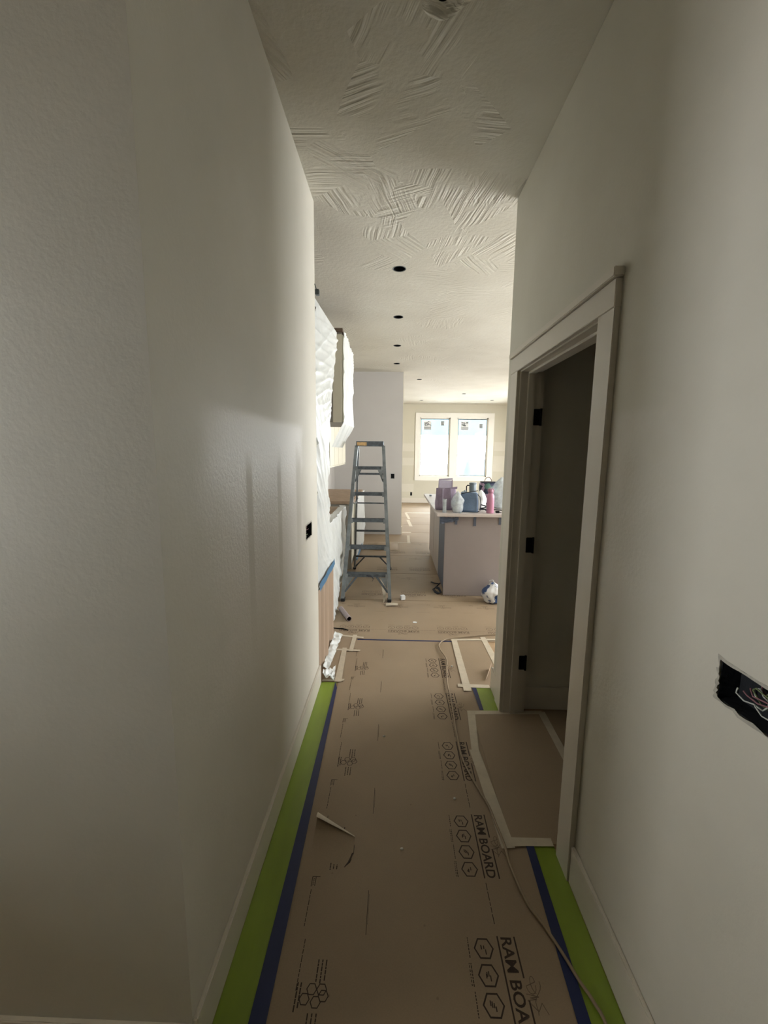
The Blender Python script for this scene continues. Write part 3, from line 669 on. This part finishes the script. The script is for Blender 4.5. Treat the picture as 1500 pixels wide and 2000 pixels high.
EDGE_X = [(.68, -.507), (1.0, -.525), (1.33, -.553), (1.6, -.55), (1.9, -.545), (2.2, -.53), (2.45, -.515), (2.62, -.505)]
def tallfilm(u, v_):
    ztop = 2.545+.06*u; z = .66+(ztop-.66)*v_
    ye = lerp(EDGE_Y, z); y = 2.725+(ye-2.725)*u
    x = -.508+(lerp(EDGE_X, z)+.508)*u**1.5
    w1_ = min(1, max(0, (z-1.7)/.4)); pull = folds(y, z, 3, .026, 1.84)*w1_+folds(y, z, 4, .024, .85)*(1-w1_); pull *= min(1, (1-v_)*30+.1)
    # taut radial creases gathering at the lower far corner
    a = math.atan2(z-.70, 3.46-y); rad = math.hypot(z-.70, 3.46-y)
    if z < 1.35: pull += .010*(1-abs(math.sin(a*15)))**2*math.exp(-rad*2.2)
    x += pull-.010
    return (min(x, -.482), y, z)
fs = tag(obj('film_sheet', grid(NB(), tallfilm, 110, 200), 'film', smooth=True), 'long milky film sheet hanging over the tall cabinet behind the left wall end', 'plastic sheet', 'milky film sheets over the kitchen cabinets')
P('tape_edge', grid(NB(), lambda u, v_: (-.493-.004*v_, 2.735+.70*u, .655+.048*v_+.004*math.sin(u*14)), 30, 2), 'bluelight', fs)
# deep cabinet over the range space
uc = thing('upper_cabinet', 'deep film-covered upper cabinet right of the tall cabinet', 'cabinet')
P('body', bbox(BX+.003, -.53, 4.20, 5.05, 1.88, 2.72), 'cabgrey', uc)
P('face_frame', bbox(-.612, -.527, 4.185, 4.2, 1.88, 2.70, bev=.002), 'cream', uc)
P('door', bbox(-.53, -.514, 4.21, 4.62, 1.89, 2.70, bev=.002), 'cream', uc); P('door', bbox(-.53, -.514, 4.63, 5.04, 1.89, 2.70, bev=.002), 'cream', uc)
P('crown', bbox(BX+.003, -.515, 4.18, 5.06, 2.72, 2.755, bev=.003), 'crown', uc)
def upfilm(u, v_):
    y = 4.19+.88*u
    if v_ < .16: q = v_/.16; z = 1.64+.04*(1-u)*0+(1.88-1.64)*q; x = -.63+.125*q
    else: q = (v_-.16)/.84; z = 1.88+.85*q-.02*u*q; x = -.505
    x += folds(y, z, 11, .028, .5)*(1 if v_ > .16 else .8)-.006
    return (min(x, -.49), y, z)
tag(obj('film_sheet', grid(NB(), upfilm, 70, 110), 'film', smooth=True), 'milky film over the deep upper cabinet, tucked back under its bottom edge', 'plastic sheet', 'milky film sheets over the kitchen cabinets')
# far uppers
fu = thing('upper_cabinet', 'far shallow cream upper cabinet low behind the deep one', 'cabinet')
P('body', bbox(BX+.003, -.85, 5.40, 7.1, 1.40, 2.60), 'cream', fu)
for k in range(4): P('door', bbox(-.85, -.832, 5.405+k*.425, 5.82+k*.425, 1.41, 2.59, bev=.002), 'cream', fu)
P('light_rail', bbox(-.86, -.835, 5.40, 7.1, 1.385, 1.40, bev=.002), 'cream', fu)
P('tape_tab', bbox(-.90, -.86, 5.385, 5.399, 1.44, 1.52), 'blue', fu)
# near base
nb = thing('base_cabinet', 'near base cabinet hidden behind film right of the tall cabinet', 'cabinet')
P('body', bbox(BX+.003, -.64, 3.62, 5.05, .002, .90), 'cabgrey', nb)
for k in range(2):
    P('door', bbox(-.64, -.622, 3.63+k*.71, 4.32+k*.71, .1, .70, bev=.002), 'cream', nb); P('drawer', bbox(-.64, -.622, 3.63+k*.71, 4.32+k*.71, .715, .885, bev=.002), 'cream', nb)
tag(obj('worktop', bbox(BX+.003, -.60, 3.60, 5.055, .902, .932, bev=.002), 'kraft'), 'brown board-covered worktop on the near base cabinet', 'worktop')
def basefilm(u, v_):
    z = .006+(.95-.006)*min(1, v_/.9)
    ye = lerp([(0, 4.27), (.12, 4.5), (.3, 4.85), (.5, 5.06), (1, 5.07)], z); y = 3.50+(ye-3.50)*u
    x = -.578-.01*u+.035*(1-z)*(1-u)
    if v_ > .9: q = (v_-.9)/.1; x -= .07*q; z = .945+.004*q
    x += folds(y, z, 23, .030, .9)-.01+.02*noise.noise(Vector((y*4, z*5, 2)))*max(0, .5-z)
    return (min(x, -.535), y, max(.005, z-.02*abs(noise.noise(Vector((y*7, 0, 0))))*(1 if .1 < v_ < .9 else 0)))
tag(obj('film_sheet', grid(NB(), basefilm, 100, 110), 'film', smooth=True), 'wrinkled white film hanging over the near base cabinet to the floor', 'plastic sheet', 'milky film sheets over the kitchen cabinets')
# far base
fb = thing('base_cabinet', 'far base cabinet behind the ladder with grey side panel', 'cabinet')
P('body', bbox(BX+.003, -.60, 5.60, 7.3, .002, .895), 'cabgrey', fb)
P('side_panel', bbox(BX+.003, -.575, 5.585, 5.60, .002, .87, bev=.002), 'cabgrey', fb)
for k in range(3): P('door', bbox(-.60, -.582, 5.61+k*.56, 6.155+k*.56, .1, .885, bev=.002), 'cream', fb)
tag(obj('worktop', bbox(BX+.003, -.555, 5.57, 7.32, .898, .94, bev=.002), 'kraft'), 'brown cardboard-covered worktop on the far base cabinet', 'worktop')
def ffilm(u, v_):
    z = .01+.92*v_; y = 6.0+1.36*u
    x = -.548+folds(y, z, 31, .022, .5)+.05*u**4*abs(math.sin(z*4))*.5
    return (x, y, z)
ff = tag(obj('film_sheet', grid(NB(), ffilm, 70, 70), 'film', smooth=True), 'cream-white film hanging on the far base cabinet, seen through the ladder', 'plastic sheet', 'milky film sheets over the kitchen cabinets')
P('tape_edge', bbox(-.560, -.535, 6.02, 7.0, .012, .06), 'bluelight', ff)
# peeled board lying up in front of the end wall
tag(obj('loose_board', grid(NB(), lambda u, v_: (-.55+.62*u, 6.75+.6*v_, .004+.04*math.sin(v_*PI)*math.sin(u*PI)+.035*max(0, 1-abs(u-.45)*4)*(1-v_)), 24, 14), 'board', smooth=True), 'loose brown board with a lifted edge on the floor behind the ladder', 'floor board')

# ------------------------------------------------------------------ ladder
fx, fy = (-.548-.031)/2, 4.355
th = 0.0
L = thing('step_ladder', 'tall worn grey aluminium step ladder beside the film-covered cabinets', 'ladder', (fx, fy, 0), th)
TOPZ = 1.715
def fr(side, z): return Vector((side*(.250-.105*z/TOPZ), .30*z/1.0*(.55/ .515)*.98*1.0*z**0 if False else .325*z, z))
def rr_(side, z): return Vector((side*(.243-.100*z/TOPZ), 1.24-(1.24-.655)*z/TOPZ, z))
for s_ in (-1, 1):
    bm = NB(); beam(bm, fr(s_, .015), fr(s_, TOPZ-.05), .024, .072, (0, 1, 0)); beam(bm, fr(s_, .015)+Vector((s_*.008, -.034, 0)), fr(s_, TOPZ-.05)+Vector((s_*.008, -.034, 0)), .034, .006, (0, 1, 0))
    r_ = P('front_rail', bm, 'alu', L)
    q = fr(s_, 0); P('foot', bbox(q.x-.022, q.x+.022, q.y-.035, q.y+.035, .001, .035, bev=.004), 'rubber', r_)
    bm = NB(); beam(bm, rr_(s_, .01), rr_(s_, TOPZ-.05), .022, .030, (0, 1, 0)); r2 = P('rear_rail', bm, 'alu', L)
    q = rr_(s_, 0); P('foot', bbox(q.x-.018, q.x+.018, q.y-.022, q.y+.022, .001, .03, bev=.004), 'rubber', r2)
    P('spreader', tube(NB(), [fr(s_, 1.02)+Vector((-s_*.016, .03, 0)), (fr(s_, 1.02)+rr_(s_, 1.02))/2+Vector((-s_*.016, 0, -.03)), rr_(s_, 1.02)+Vector((-s_*.016, 0, 0))], .006, 6), 'aludark', L)
for k in range(1, 6):
    z = .286*k; a, b_ = fr(-1, z), fr(1, z)
    bm = NB(); box(bm, a.x+.012, b_.x-.012, a.y-.042, a.y+.045, z-.006, z, mi=0); box(bm, a.x+.012, b_.x-.012, a.y-.044, a.y-.040, z-.034, z+.001); box(bm, a.x+.012, b_.x-.012, a.y+.041, a.y+.045, z-.028, z)
    for j in range(5): box(bm, a.x+.014, b_.x-.014, a.y-.034+j*.016, a.y-.030+j*.016, z, z+.0015)
    tr_ = P('step', bm, 'aludark', L)
    for s_ in (-1, 1):
        q = fr(s_, z-.015); P('step_bracket', bbox(q.x-.03 if s_ > 0 else q.x+.0, q.x+.0 if s_ > 0 else q.x+.03, q.y-.046, q.y-.043, z-.045, z+.004), 'alu', tr_)
for z in (.20, .575, .955, 1.33):
    P('rear_bar', beam(NB(), rr_(-1, z), rr_(1, z), .024 if z != .955 else .016, .012, (0, 1, 0)), 'aludark', L)
bm = NB(); w_ = .155
box(bm, -w_, w_, fr(1, TOPZ).y-.075, rr_(1, TOPZ).y+.05, TOPZ-.008, TOPZ, bev=.003); box(bm, -w_, w_, fr(1, TOPZ).y-.08, fr(1, TOPZ).y-.070, TOPZ-.058, TOPZ)
box(bm, -w_, -w_+.008, fr(1, TOPZ).y-.075, rr_(1, TOPZ).y+.05, TOPZ-.058, TOPZ); box(bm, w_-.008, w_, fr(1, TOPZ).y-.075, rr_(1, TOPZ).y+.05, TOPZ-.058, TOPZ)
tp = P('top_cap', bm, 'aludark', L)
P('warning_label', bbox(-w_+.01, -w_+.12, fr(1, TOPZ).y-.0825, fr(1, TOPZ).y-.080, TOPZ-.05, TOPZ-.012), 'orange', tp); 
for s_ in (-1, 1):
    q1, q2 = fr(s_, .10), Vector((s_*.10, fr(1, .27).y-.03, .265)); P('brace', beam(NB(), q1+Vector((-s_*.012, -.03, 0)), q2, .022, .006, (0, 1, 0)), 'aludark', L)
    q1, q2 = fr(s_, 1.26), Vector((s_*.10, fr(1, 1.41).y, 1.40)); P('brace', beam(NB(), q1+Vector((-s_*.012, 0, 0)), q2, .018, .006, (0, 1, 0)), 'aludark', L)
    q1, q2 = rr_(s_, .03), Vector((s_*.10, rr_(1, .2).y, .195)); P('rear_brace', beam(NB(), q1, q2, .018, .006, (0, 1, 0)), 'aludark', L)
    bm = NB(); q = fr(s_, 1.40); bm.faces.new([bm.verts.new(p) for p in (q+Vector((-s_*.012, -.040, 0)), q+Vector((-s_*.07, -.040, 0)), q+Vector((-s_*.012, -.058, -.13)))])
    P('gusset', bm, 'alu', L)
    bm = NB(); q = fr(s_, .25); bm.faces.new([bm.verts.new(p) for p in (q+Vector((-s_*.012, -.036, 0)), q+Vector((-s_*.09, -.036, 0)), q+Vector((-s_*.012, -.062, -.12)))])
    P('gusset', bm, 'alu', L)
P('rag', tube(NB(), [(.0, fr(1, .286).y-.055, .275), (.05, fr(1, .286).y-.06, .268), (.075, fr(1, .286).y-.06, .24), (.06, fr(1, .286).y-.06, .21)], [.012, .010, .006, .004], 6, flat=.5), 'darkclothes', L)
# strip of pale board leaning on the right front foot
def lean(u, v_):
    q = v_; x = -.150+.045*math.sin(q*PI*.5)+.035*u*math.sin(q*PI)**.7; y = 4.60-.30*q; z = .20*(1-q)**1.6+.006
    return (x, y, z)
lo = tag(obj('board_scrap', grid(NB(), lean, 8, 24), 'masking', smooth=True), 'pale curved board scrap leaning at the right front foot of the ladder', 'board scrap')
P('flat_end', grid(NB(), lambda u, v_: (-.075+.125*u, 4.205+.075*v_+.012*u, .006+.008*math.sin(u*2+v_)), 8, 4), 'masking', lo, smooth=True)

# ------------------------------------------------------------------ island
IZ = .945
isl = thing('kitchen_island', 'kitchen island with a taupe end panel on the right of the kitchen', 'island', (0, 0, 0))
P('end_panel', bbox(.560, 1.75, 4.587, 4.610, .002, .905, bev=.003), 'islandpanel', isl)
P('body', bbox(.585, 1.60, 4.61, 6.62, .002, .905), 'islandside', isl)
P('door', bbox(.563, .585, 4.615, 5.20, .06, .89, bev=.003), 'islanddark', isl)  # shading on the near island side, put in as a darker door
for k in range(2):
    dd = P('door', bbox(.565, .585, 5.22+k*.70, 5.90+k*.70, .06, .89, bev=.003), 'islandside', isl)
P('toe_kick', bbox(.60, .62, 4.615, 6.6, .002, .06), 'islanddark', isl)
wt = tag(obj('worktop', bbox(.462, 1.85, 4.497, 6.66, IZ-.032, IZ, bev=.003), 'slab'), 'pale covered worktop on top of the island', 'worktop')
bm = NB()
for x in (.69, .89, 1.15): box(bm, x-.012, x+.012, 4.580, 4.5865, .80+rnd.random()*.03, .91)
tapes = [tag(obj('tape_tab', bbox(x-.014, x+.014, 4.580, 4.5865, z, .908), 'islanddark'), 'short dark blue tape tab on the island end panel, '+s_, 'tape', 'tape tabs on the island panel') for x, z, s_ in ((.68, .815, 'leftmost'), (.885, .80, 'middle one under the lunch bag'), (1.16, .82, 'rightmost'))]
bm.free()
def rag(u, v_):
    x = .50+.20*u; z = .905-.075*v_*(1-.5*u); return (x, 4.560+.02*noise.noise(Vector((u*5, v_*4, 1)))-.02, z-.02*abs(noise.noise(Vector((u*7, 2, 0)))))
tag(obj('blue_rag', grid(NB(), rag, 16, 8), 'islanddark', smooth=True), 'crumpled blue-grey film bunched under the island worktop corner', 'film')
# things on the island
def softbox(bm, w_, d_, h_, taper=.9, bulge=.03, seed=0, n=14):
    # fabric bag body: rounded box of rings, narrowing upward, slightly lumpy
    rings = []
    for j in range(n+1):
        v_ = j/n; z = h_*v_; k = (1+(taper-1)*v_)*(1+bulge*math.sin(v_*PI)*2); r = []
        for i in range(28):
            a = 2*PI*i/28; ca, sa = math.cos(a), math.sin(a); e = .38
            x = math.copysign(abs(ca)**e, ca)*w_/2*k; y = math.copysign(abs(sa)**e, sa)*d_/2*k*(1-.35*v_)
            q = noise.noise(Vector((x*12+seed, y*12, z*12)))*.008
            r.append(bm.verts.new((x+q, y+q, z)))
        rings.append(r)
    for a, b_ in zip(rings, rings[1:]):
        for i in range(28): bm.faces.new((a[i], a[(i+1) % 28], b_[(i+1) % 28], b_[i]))
    bm.faces.new(rings[0][::-1]); bm.faces.new(rings[-1]); return bm
t = thing('tote_bag', 'mauve canvas tote bag at the left end of the island', 'bag', (.592, 4.86, IZ), .05)
P('body', softbox(NB(), .235, .15, .245, .93, .01, 2), 'lilacbag', t, smooth=True)
P('pocket', grid(NB(), lambda u, v_: (-.085+.15*u, -.083-.006*math.sin(u*PI)+.022*v_*.6, .02+.15*v_), 8, 6), 'lilacbag', t, smooth=True)
P('strap', tube(NB(), [(-.05, -.082, .02), (-.047, -.076, .15), (-.045, -.055, .245)], .011, 6, flat=.3), 'lilacbox', t)
P('strap', tube(NB(), [(.05, -.082, .02), (.047, -.076, .15), (.045, -.055, .245)], .011, 6, flat=.3), 'lilacbox', t)
P('flap', grid(NB(), lambda u, v_: (-.02+.14*u, -.05+.02*v_-.02*math.sin(v_*2), .24+.03*math.sin(v_*PI)*(.3+.7*u)), 10, 6), 'lilacbag', t, smooth=True)
t = thing('carton', 'upright lavender carton standing behind the mauve tote bag', 'box', (.648, 5.40, IZ), -.06)
P('body', box(NB(), -.086, .086, -.05, .05, 0, .300, bev=.003), 'lilacbox', t)
P('lid_flap', grid(NB(), lambda u, v_: (-.086+.172*u, -.05-.004*v_, .300+.022*v_+.012*u), 6, 3), 'lilacbox', t)
P('edge_strip', bbox(.078, .088, -.052, -.048, .004, .31), 'lilacbag', t)
t = thing('clear_cup', 'small clear plastic tube cup at the near left island corner', 'cup', (.551, 4.60, IZ))
P('wall', lathe(NB(), [(.021, 0), (.021, .004), (.019, .1), (.021, .145), (.024, .148), (.019, .149)], 0, 0, 20, cap=False), 'clear', t, smooth=True)
P('base', lathe(NB(), [(.022, 0), (.022, .012)], 0, 0, 20), 'clear', t)
def bagmesh(w_, d_, h_, seed, knot=True, n=26, m_=30):
    bm = NB(); rings = []
    for j in range(m_+1):
        v_ = j/m_; prof = .80+.2*math.sin(v_/.55*PI*.5) if v_ < .55 else (1-((v_-.55)/.45)**1.4*(.9 if knot else .35))
        if v_ < .08: prof *= .75+.25*v_/.08
        r = []
        for i in range(n):
            a = 2*PI*i/n; q = 1+.22*noise.noise(Vector((math.cos(a)*2.2+seed, math.sin(a)*2.2, v_*4)))+.07*math.sin(a*9+seed)*v_
            r.append(bm.verts.new((w_/2*prof*q*math.cos(a), d_/2*prof*q*math.sin(a), h_*v_)))
        rings.append(r)
    for a, b_ in zip(rings, rings[1:]):
        for i in range(n): bm.faces.new((a[i], a[(i+1) % n], b_[(i+1) % n], b_[i]))
    bm.faces.new(rings[0][::-1]); bm.faces.new(rings[-1]); return bm
t = tag(obj('clear_bag', bagmesh(.13, .11, .235, 3), 'clear', smooth=True), 'crumpled clear plastic bag between tote bag and blue lunch bag', 'bag'); t.location = (.69, 4.60, IZ)
P('contents', bagmesh(.09, .07, .13, 9), 'whitep', t, smooth=True).location = (0, 0, .003)
t = thing('lunch_bag', 'slate blue lunch bag in front on the island', 'bag', (.833, 4.71, IZ), -.04)
P('body', softbox(NB(), .205, .15, .215, .86, .03, 7), 'bluebag', t, smooth=True)
P('zip_edge', tube(NB(), [(-.09, -.045, .205), (-.03, -.055, .218), (.05, -.05, .232), (.09, -.03, .236)], .005, 6), 'darkclothes', t)
P('strap', tube(NB(), [(.085, -.05, .20), (.112, -.065, .17), (.122, -.075, .10), (.115, -.078, .02), (.09, -.08, .006)], .007, 6, flat=.5), 'darkclothes', t)
P('piping', tube(NB(), [(.098, -.078, .02), (.104, -.076, .10), (.098, -.070, .16)], .0028, 6), 'whitep', t)
P('front_pocket', grid(NB(), lambda u, v_: (-.07+.13*u, -.083-.008*math.sin(u*PI)+.02*v_*.5, .02+.13*v_), 8, 6), 'bluebag', t, smooth=True)
t = thing('work_glove', 'small dark grey-green glove heap behind the clear bag', 'glove', (.80, 5.10, IZ), .3)
P('palm', bagmesh(.10, .07, .15, 12, True, 16, 12), 'slate', t, smooth=True)
for k, (dx, dz) in enumerate(((.02, .19), (.045, .205), (.065, .20), (.07, .175), (-.03, .165))): P('finger', tube(NB(), [(dx*.5, 0, .11), (dx*.9, -.01, dz-.03), (dx, -.015, dz)], [.013, .011, .007], 8), 'slate', t, smooth=True)
t = thing('tumbler', 'tall slate grey handled tumbler behind the blue lunch bag', 'tumbler', (1.062, 5.75, IZ))
P('body', lathe(NB(), [(.034, 0), (.036, .01), (.040, .10), (.047, .13), (.049, .235), (.047, .238)], 0, 0, 28), 'slate', t, smooth=True)
P('lid', lathe(NB(), [(.050, .232), (.051, .24), (.048, .252), (.02, .255)], 0, 0, 28), 'slate', t, smooth=True)
P('handle', tube(NB(), [(-.045, 0, .21), (-.072, 0, .215), (-.083, 0, .20), (-.083, 0, .12), (-.074, 0, .10), (-.042, 0, .10)], .0075, 8), 'darkclothes', t, smooth=True)
t = thing('handbag', 'dark floral-print handbag with an arched handle on the island', 'bag', (1.20, 5.45, IZ), .05)
bm = NB(); pr = [(-.095, 0), (.085, 0), (.115, .20), (.128, .225), (.105, .285), (-.095, .285), (-.108, .235)]
vs0 = [bm.verts.new((x, -.055, z)) for x, z in pr]; vs1 = [bm.verts.new((x, .055, z)) for x, z in pr]; bm.faces.new(vs0); bm.faces.new(vs1[::-1])
for i in range(len(pr)): bm.faces.new((vs0[i], vs1[i], vs1[(i+1) % len(pr)], vs0[(i+1) % len(pr)]))
bmesh.ops.bevel(bm, geom=bm.edges[:], offset=.012, segments=3, affect='EDGES'); P('body', bm, 'floral', t, smooth=True)
P('handle', tube(NB(), [(-.045, -.02, .28)]+[(-.005+.044*math.cos(PI-PI*k/10), -.02, .29+.055*math.sin(PI*k/10)) for k in range(11)]+[(.04, -.02, .28)], .0045, 8), 'brownhandle', t, smooth=True)
P('top_band', bbox(-.09, .10, -.058, .058, .272, .287, bev=.004), 'darkclothes', t)
t = thing('water_bottle', 'dusty pink water bottle standing at the front of the island', 'bottle', (1.048, 4.60, IZ))
P('body', lathe(NB(), [(.036, 0), (.040, .004), (.0405, .17), (.038, .195), (.026, .215), (.024, .222)], 0, 0, 28), 'pink', t, smooth=True)
P('cap', lathe(NB(), [(.025, .218), (.028, .222), (.027, .255), (.022, .264), (.01, .266)], 0, 0, 24), 'pinklid', t, smooth=True)
P('cap_loop', tube(NB(), [(-.026, 0, .235), (-.034, 0, .25), (-.02, 0, .275), (.02, 0, .275), (.034, 0, .25), (.026, 0, .235)], .004, 6), 'pinklid', t, smooth=True)
t = tag(obj('white_bag', bagmesh(.13, .10, .22, 21), 'whitep', smooth=True), 'small crumpled white bag between lunch bag and pink bottle', 'bag'); t.location = (1.02, 4.98, IZ)
t = tag(obj('clear_bag', bagmesh(.24, .16, .37, 33), 'clear', smooth=True), 'big clear plastic bag with a twisted top at the right of the pink bottle', 'bag'); t.location = (1.27, 5.02, IZ)
P('contents', bagmesh(.18, .11, .2, 35), 'whitep', t, smooth=True).location = (0, 0, .003)
P('bottle_inside', lathe(NB(), [(.03, .004), (.03, .16), (.012, .19), (.012, .21)], .03, 0, 16), 'bluebag', t, smooth=True)
tag(obj('coiled_cable', tube(NB(), [(1.0+.035*math.cos(a*.5)*(1-.2*(a > 9)), 4.72+.035*math.sin(a*.5), IZ+.012+.0035*a) for a in range(20)], .007, 8), 'darkclothes', smooth=True), 'small coiled black cable left of the pink bottle', 'cable')
tag(obj('charger_lead', tube(NB(), [(.92, 4.86, IZ+.01), (.99, 4.84, IZ+.006), (1.12, 4.86, IZ+.006), (1.25, 4.80, IZ+.006), (1.42, 4.83, IZ+.006)], .006, 6), 'darkclothes', smooth=True), 'black lead lying across the island behind the pink bottle', 'cable')
t = thing('car_key_fob', 'small black key fob at the front right of the pink bottle', 'key', (1.135, 4.62, IZ))
P('fob', box(NB(), -.022, .022, -.016, .016, 0, .022, bev=.006), 'dark', t); P('key_ring', lathe(NB(), [(.012, .004), (.014, .006), (.012, .008)], .032, 0, 16, cap=False), 'canmetal', t)
t = thing('small_tin', 'small grey tin in front of the clear bag and lunch bag', 'tin', (.715, 4.585, IZ))
P('tin_body', lathe(NB(), [(.02, 0), (.02, .022), (.018, .024)], 0, 0, 18), 'slate', t); P('tin_lid', lathe(NB(), [(.021, .018), (.021, .027), (.018, .028)], 0, 0, 18), 'lilacbag', t)
for k, (x, y, s_) in enumerate(((.54, 6.3, 'far left on the island'), (.60, 5.75, 'left on the island behind the carton'))):
    tag(obj('screw_pot', lathe(NB(), [(.016, 0), (.018, .02), (.012, .024)], x, y, 14), 'slate'), 'tiny dark cap lying '+s_, 'cap').location = (0, 0, IZ)

# things on the floor --------------------------------------------------
t = thing('webbing_strap', 'black looped webbing strap on the floor at the island corner', 'strap', (0, 0, 0))
P('loop', tube(NB(), [(.54, 4.72, .10), (.49, 4.76, .03), (.47, 4.78, .010), (.485, 4.68, .010), (.51, 4.62, .012), (.54, 4.60, .03), (.52, 4.66, .06), (.49, 4.72, .05)], .014, 8, flat=.45), 'darkclothes', t, smooth=True)
P('tail', tube(NB(), [(.545, 4.95, .02), (.50, 5.0, .012), (.47, 5.05, .010)], .012, 8, flat=.4), 'darkclothes', t, smooth=True)
t = tag(obj('shopping_bag', bagmesh(.23, .20, .22, 44, True, 30, 26), 'bagprint', smooth=True), 'white and blue plastic bag on the floor at the right of the island panel', 'bag'); t.location = (1.075, 4.40, .004)
P('bag_handle', tube(NB(), [(-.03, -.02, .2), (-.05, -.04, .25), (-.02, -.05, .26), (.01, -.03, .21)], .006, 6, flat=.4), 'whitep', t, smooth=True)
tag(obj('foam_cube', box(NB(), -.024, .024, -.024, .024, 0, .046, bev=.003), 'whitep'), 'small white foam cube on the floor right of the ladder', 'cube').location = (.105, 4.43, .001)
c_ = bpy.data.objects['foam_cube']; c_.rotation_euler = (0, 0, .3)
tag(obj('plaster_chip', slabpoly(NB(), [(-.018, -.012), (.014, -.016), (.022, .004), (.004, .016), (-.016, .010)], 0, .004), 'whitep'), 'flat white chip on the floor in front of the ladder', 'chip').location = (.208, 3.806, .001)
for k, (x, y, s_) in enumerate(((.30, 1.76, 'right of the fourth printed row, mid corridor'), (.05, 1.50, 'right of the torn flap'), (-.04, 2.18, 'left of middle in the corridor'), (.45, 2.99, 'beside the cord near the corridor end'), (.375, 6.9, 'on the floor at the far left of the island'))):
    tag(obj('plaster_crumb', lathe(NB(), [(.002, 0), (.006, .002), (.005, .006), (.001, .008)], 0, 0, 7, 1.2, .8), 'whitep'), 'tiny white plaster crumb '+s_, 'crumb', 'plaster crumbs on the floor').location = (x, y, .001)
t = thing('cardboard_tube', 'short grey-mauve cardboard tube on the floor left before the ladder', 'tube', (-.470, 3.93, .026), math.atan2(-.265, .113))
bm = NB(); n = 24
for r_, rv in ((.024, 0), (.0205, 1)):
    pass
R0 = [[bm.verts.new((x, r_*math.cos(2*PI*k/n), r_*math.sin(2*PI*k/n))) for k in range(n)] for x, r_ in ((-.145, .0205), (-.145, .024), (.145, .024), (.145, .0205), (-.145, .0205))]
for a, b_ in zip(R0, R0[1:]):
    for k in range(n): bm.faces.new((a[k], a[(k+1) % n], b_[(k+1) % n], b_[k]))
P('shell', bm, 'tube', t, smooth=False)
P('hollow_shade_sleeve', lathe(NB(), [(.0195, -.14), (.0195, .14)], 0, 0, 20, cap=False), 'ink', t).rotation_euler = (0, PI/2, 0)  # darkness of the tube's hollow, put into the sleeve colour
cpts = [(1.9, 3.62), (1.3, 3.60), (.912, 3.56), (.686, 3.507), (.478, 3.446), (.393, 3.345), (.39, 3.235), (.421, 3.084), (.403, 2.929), (.385, 2.722), (.386, 2.569), (.381, 2.381), (.375, 2.194), (.378, 1.995), (.422, 1.813), (.449, 1.712), (.458, 1.633), (.471, 1.526), (.473, 1.42), (.495, 1.301), (.527, 1.236), (.562, 1.149), (.583, 1.084), (.605, 1.031), (.617, .95), (.60, .6), (.5, .1), (.3, -.6)]
def catmull(p, n=6):
    o_ = []
    for i in range(len(p)-1):
        p0, p1, p2, p3 = [Vector(p[max(0, min(len(p)-1, j))]) for j in (i-1, i, i+1, i+2)]
        for k in range(n):
            t_ = k/n; o_.append(.5*((2*p1)+(p2-p0)*t_+(2*p0-5*p1+4*p2-p3)*t_**2+(3*p1-p0-3*p2+p3)*t_**3))
    o_.append(Vector(p[-1])); return o_
tag(obj('extension_cord', tube(NB(), catmull([(x, y, .0115) for x, y in cpts]), .0052, 8), 'cord', smooth=True), 'thin tan extension cord trailing along the right of the corridor floor', 'cord')
tag(obj('black_lead', tube(NB(), catmull([(-.60, 3.655, .006), (-.52, 3.628, .006), (-.45, 3.62, .006), (-.40, 3.59, .006)]), .0045, 6), 'dark', smooth=True), 'short black lead coming out by the foot of the tall cabinet', 'cord')
t = thing('film_hook', 'small dark clip holding the film at the top of the left wall end', 'clip', (-.492, 2.735, 2.565))
P('jaw', bbox(-.012, .012, -.012, .02, -.018, .014, bev=.003), 'canmetal', t); P('lever', tube(NB(), [(-.004, 0, .01), (-.012, -.02, .04)], .003, 6), 'canmetal', t)
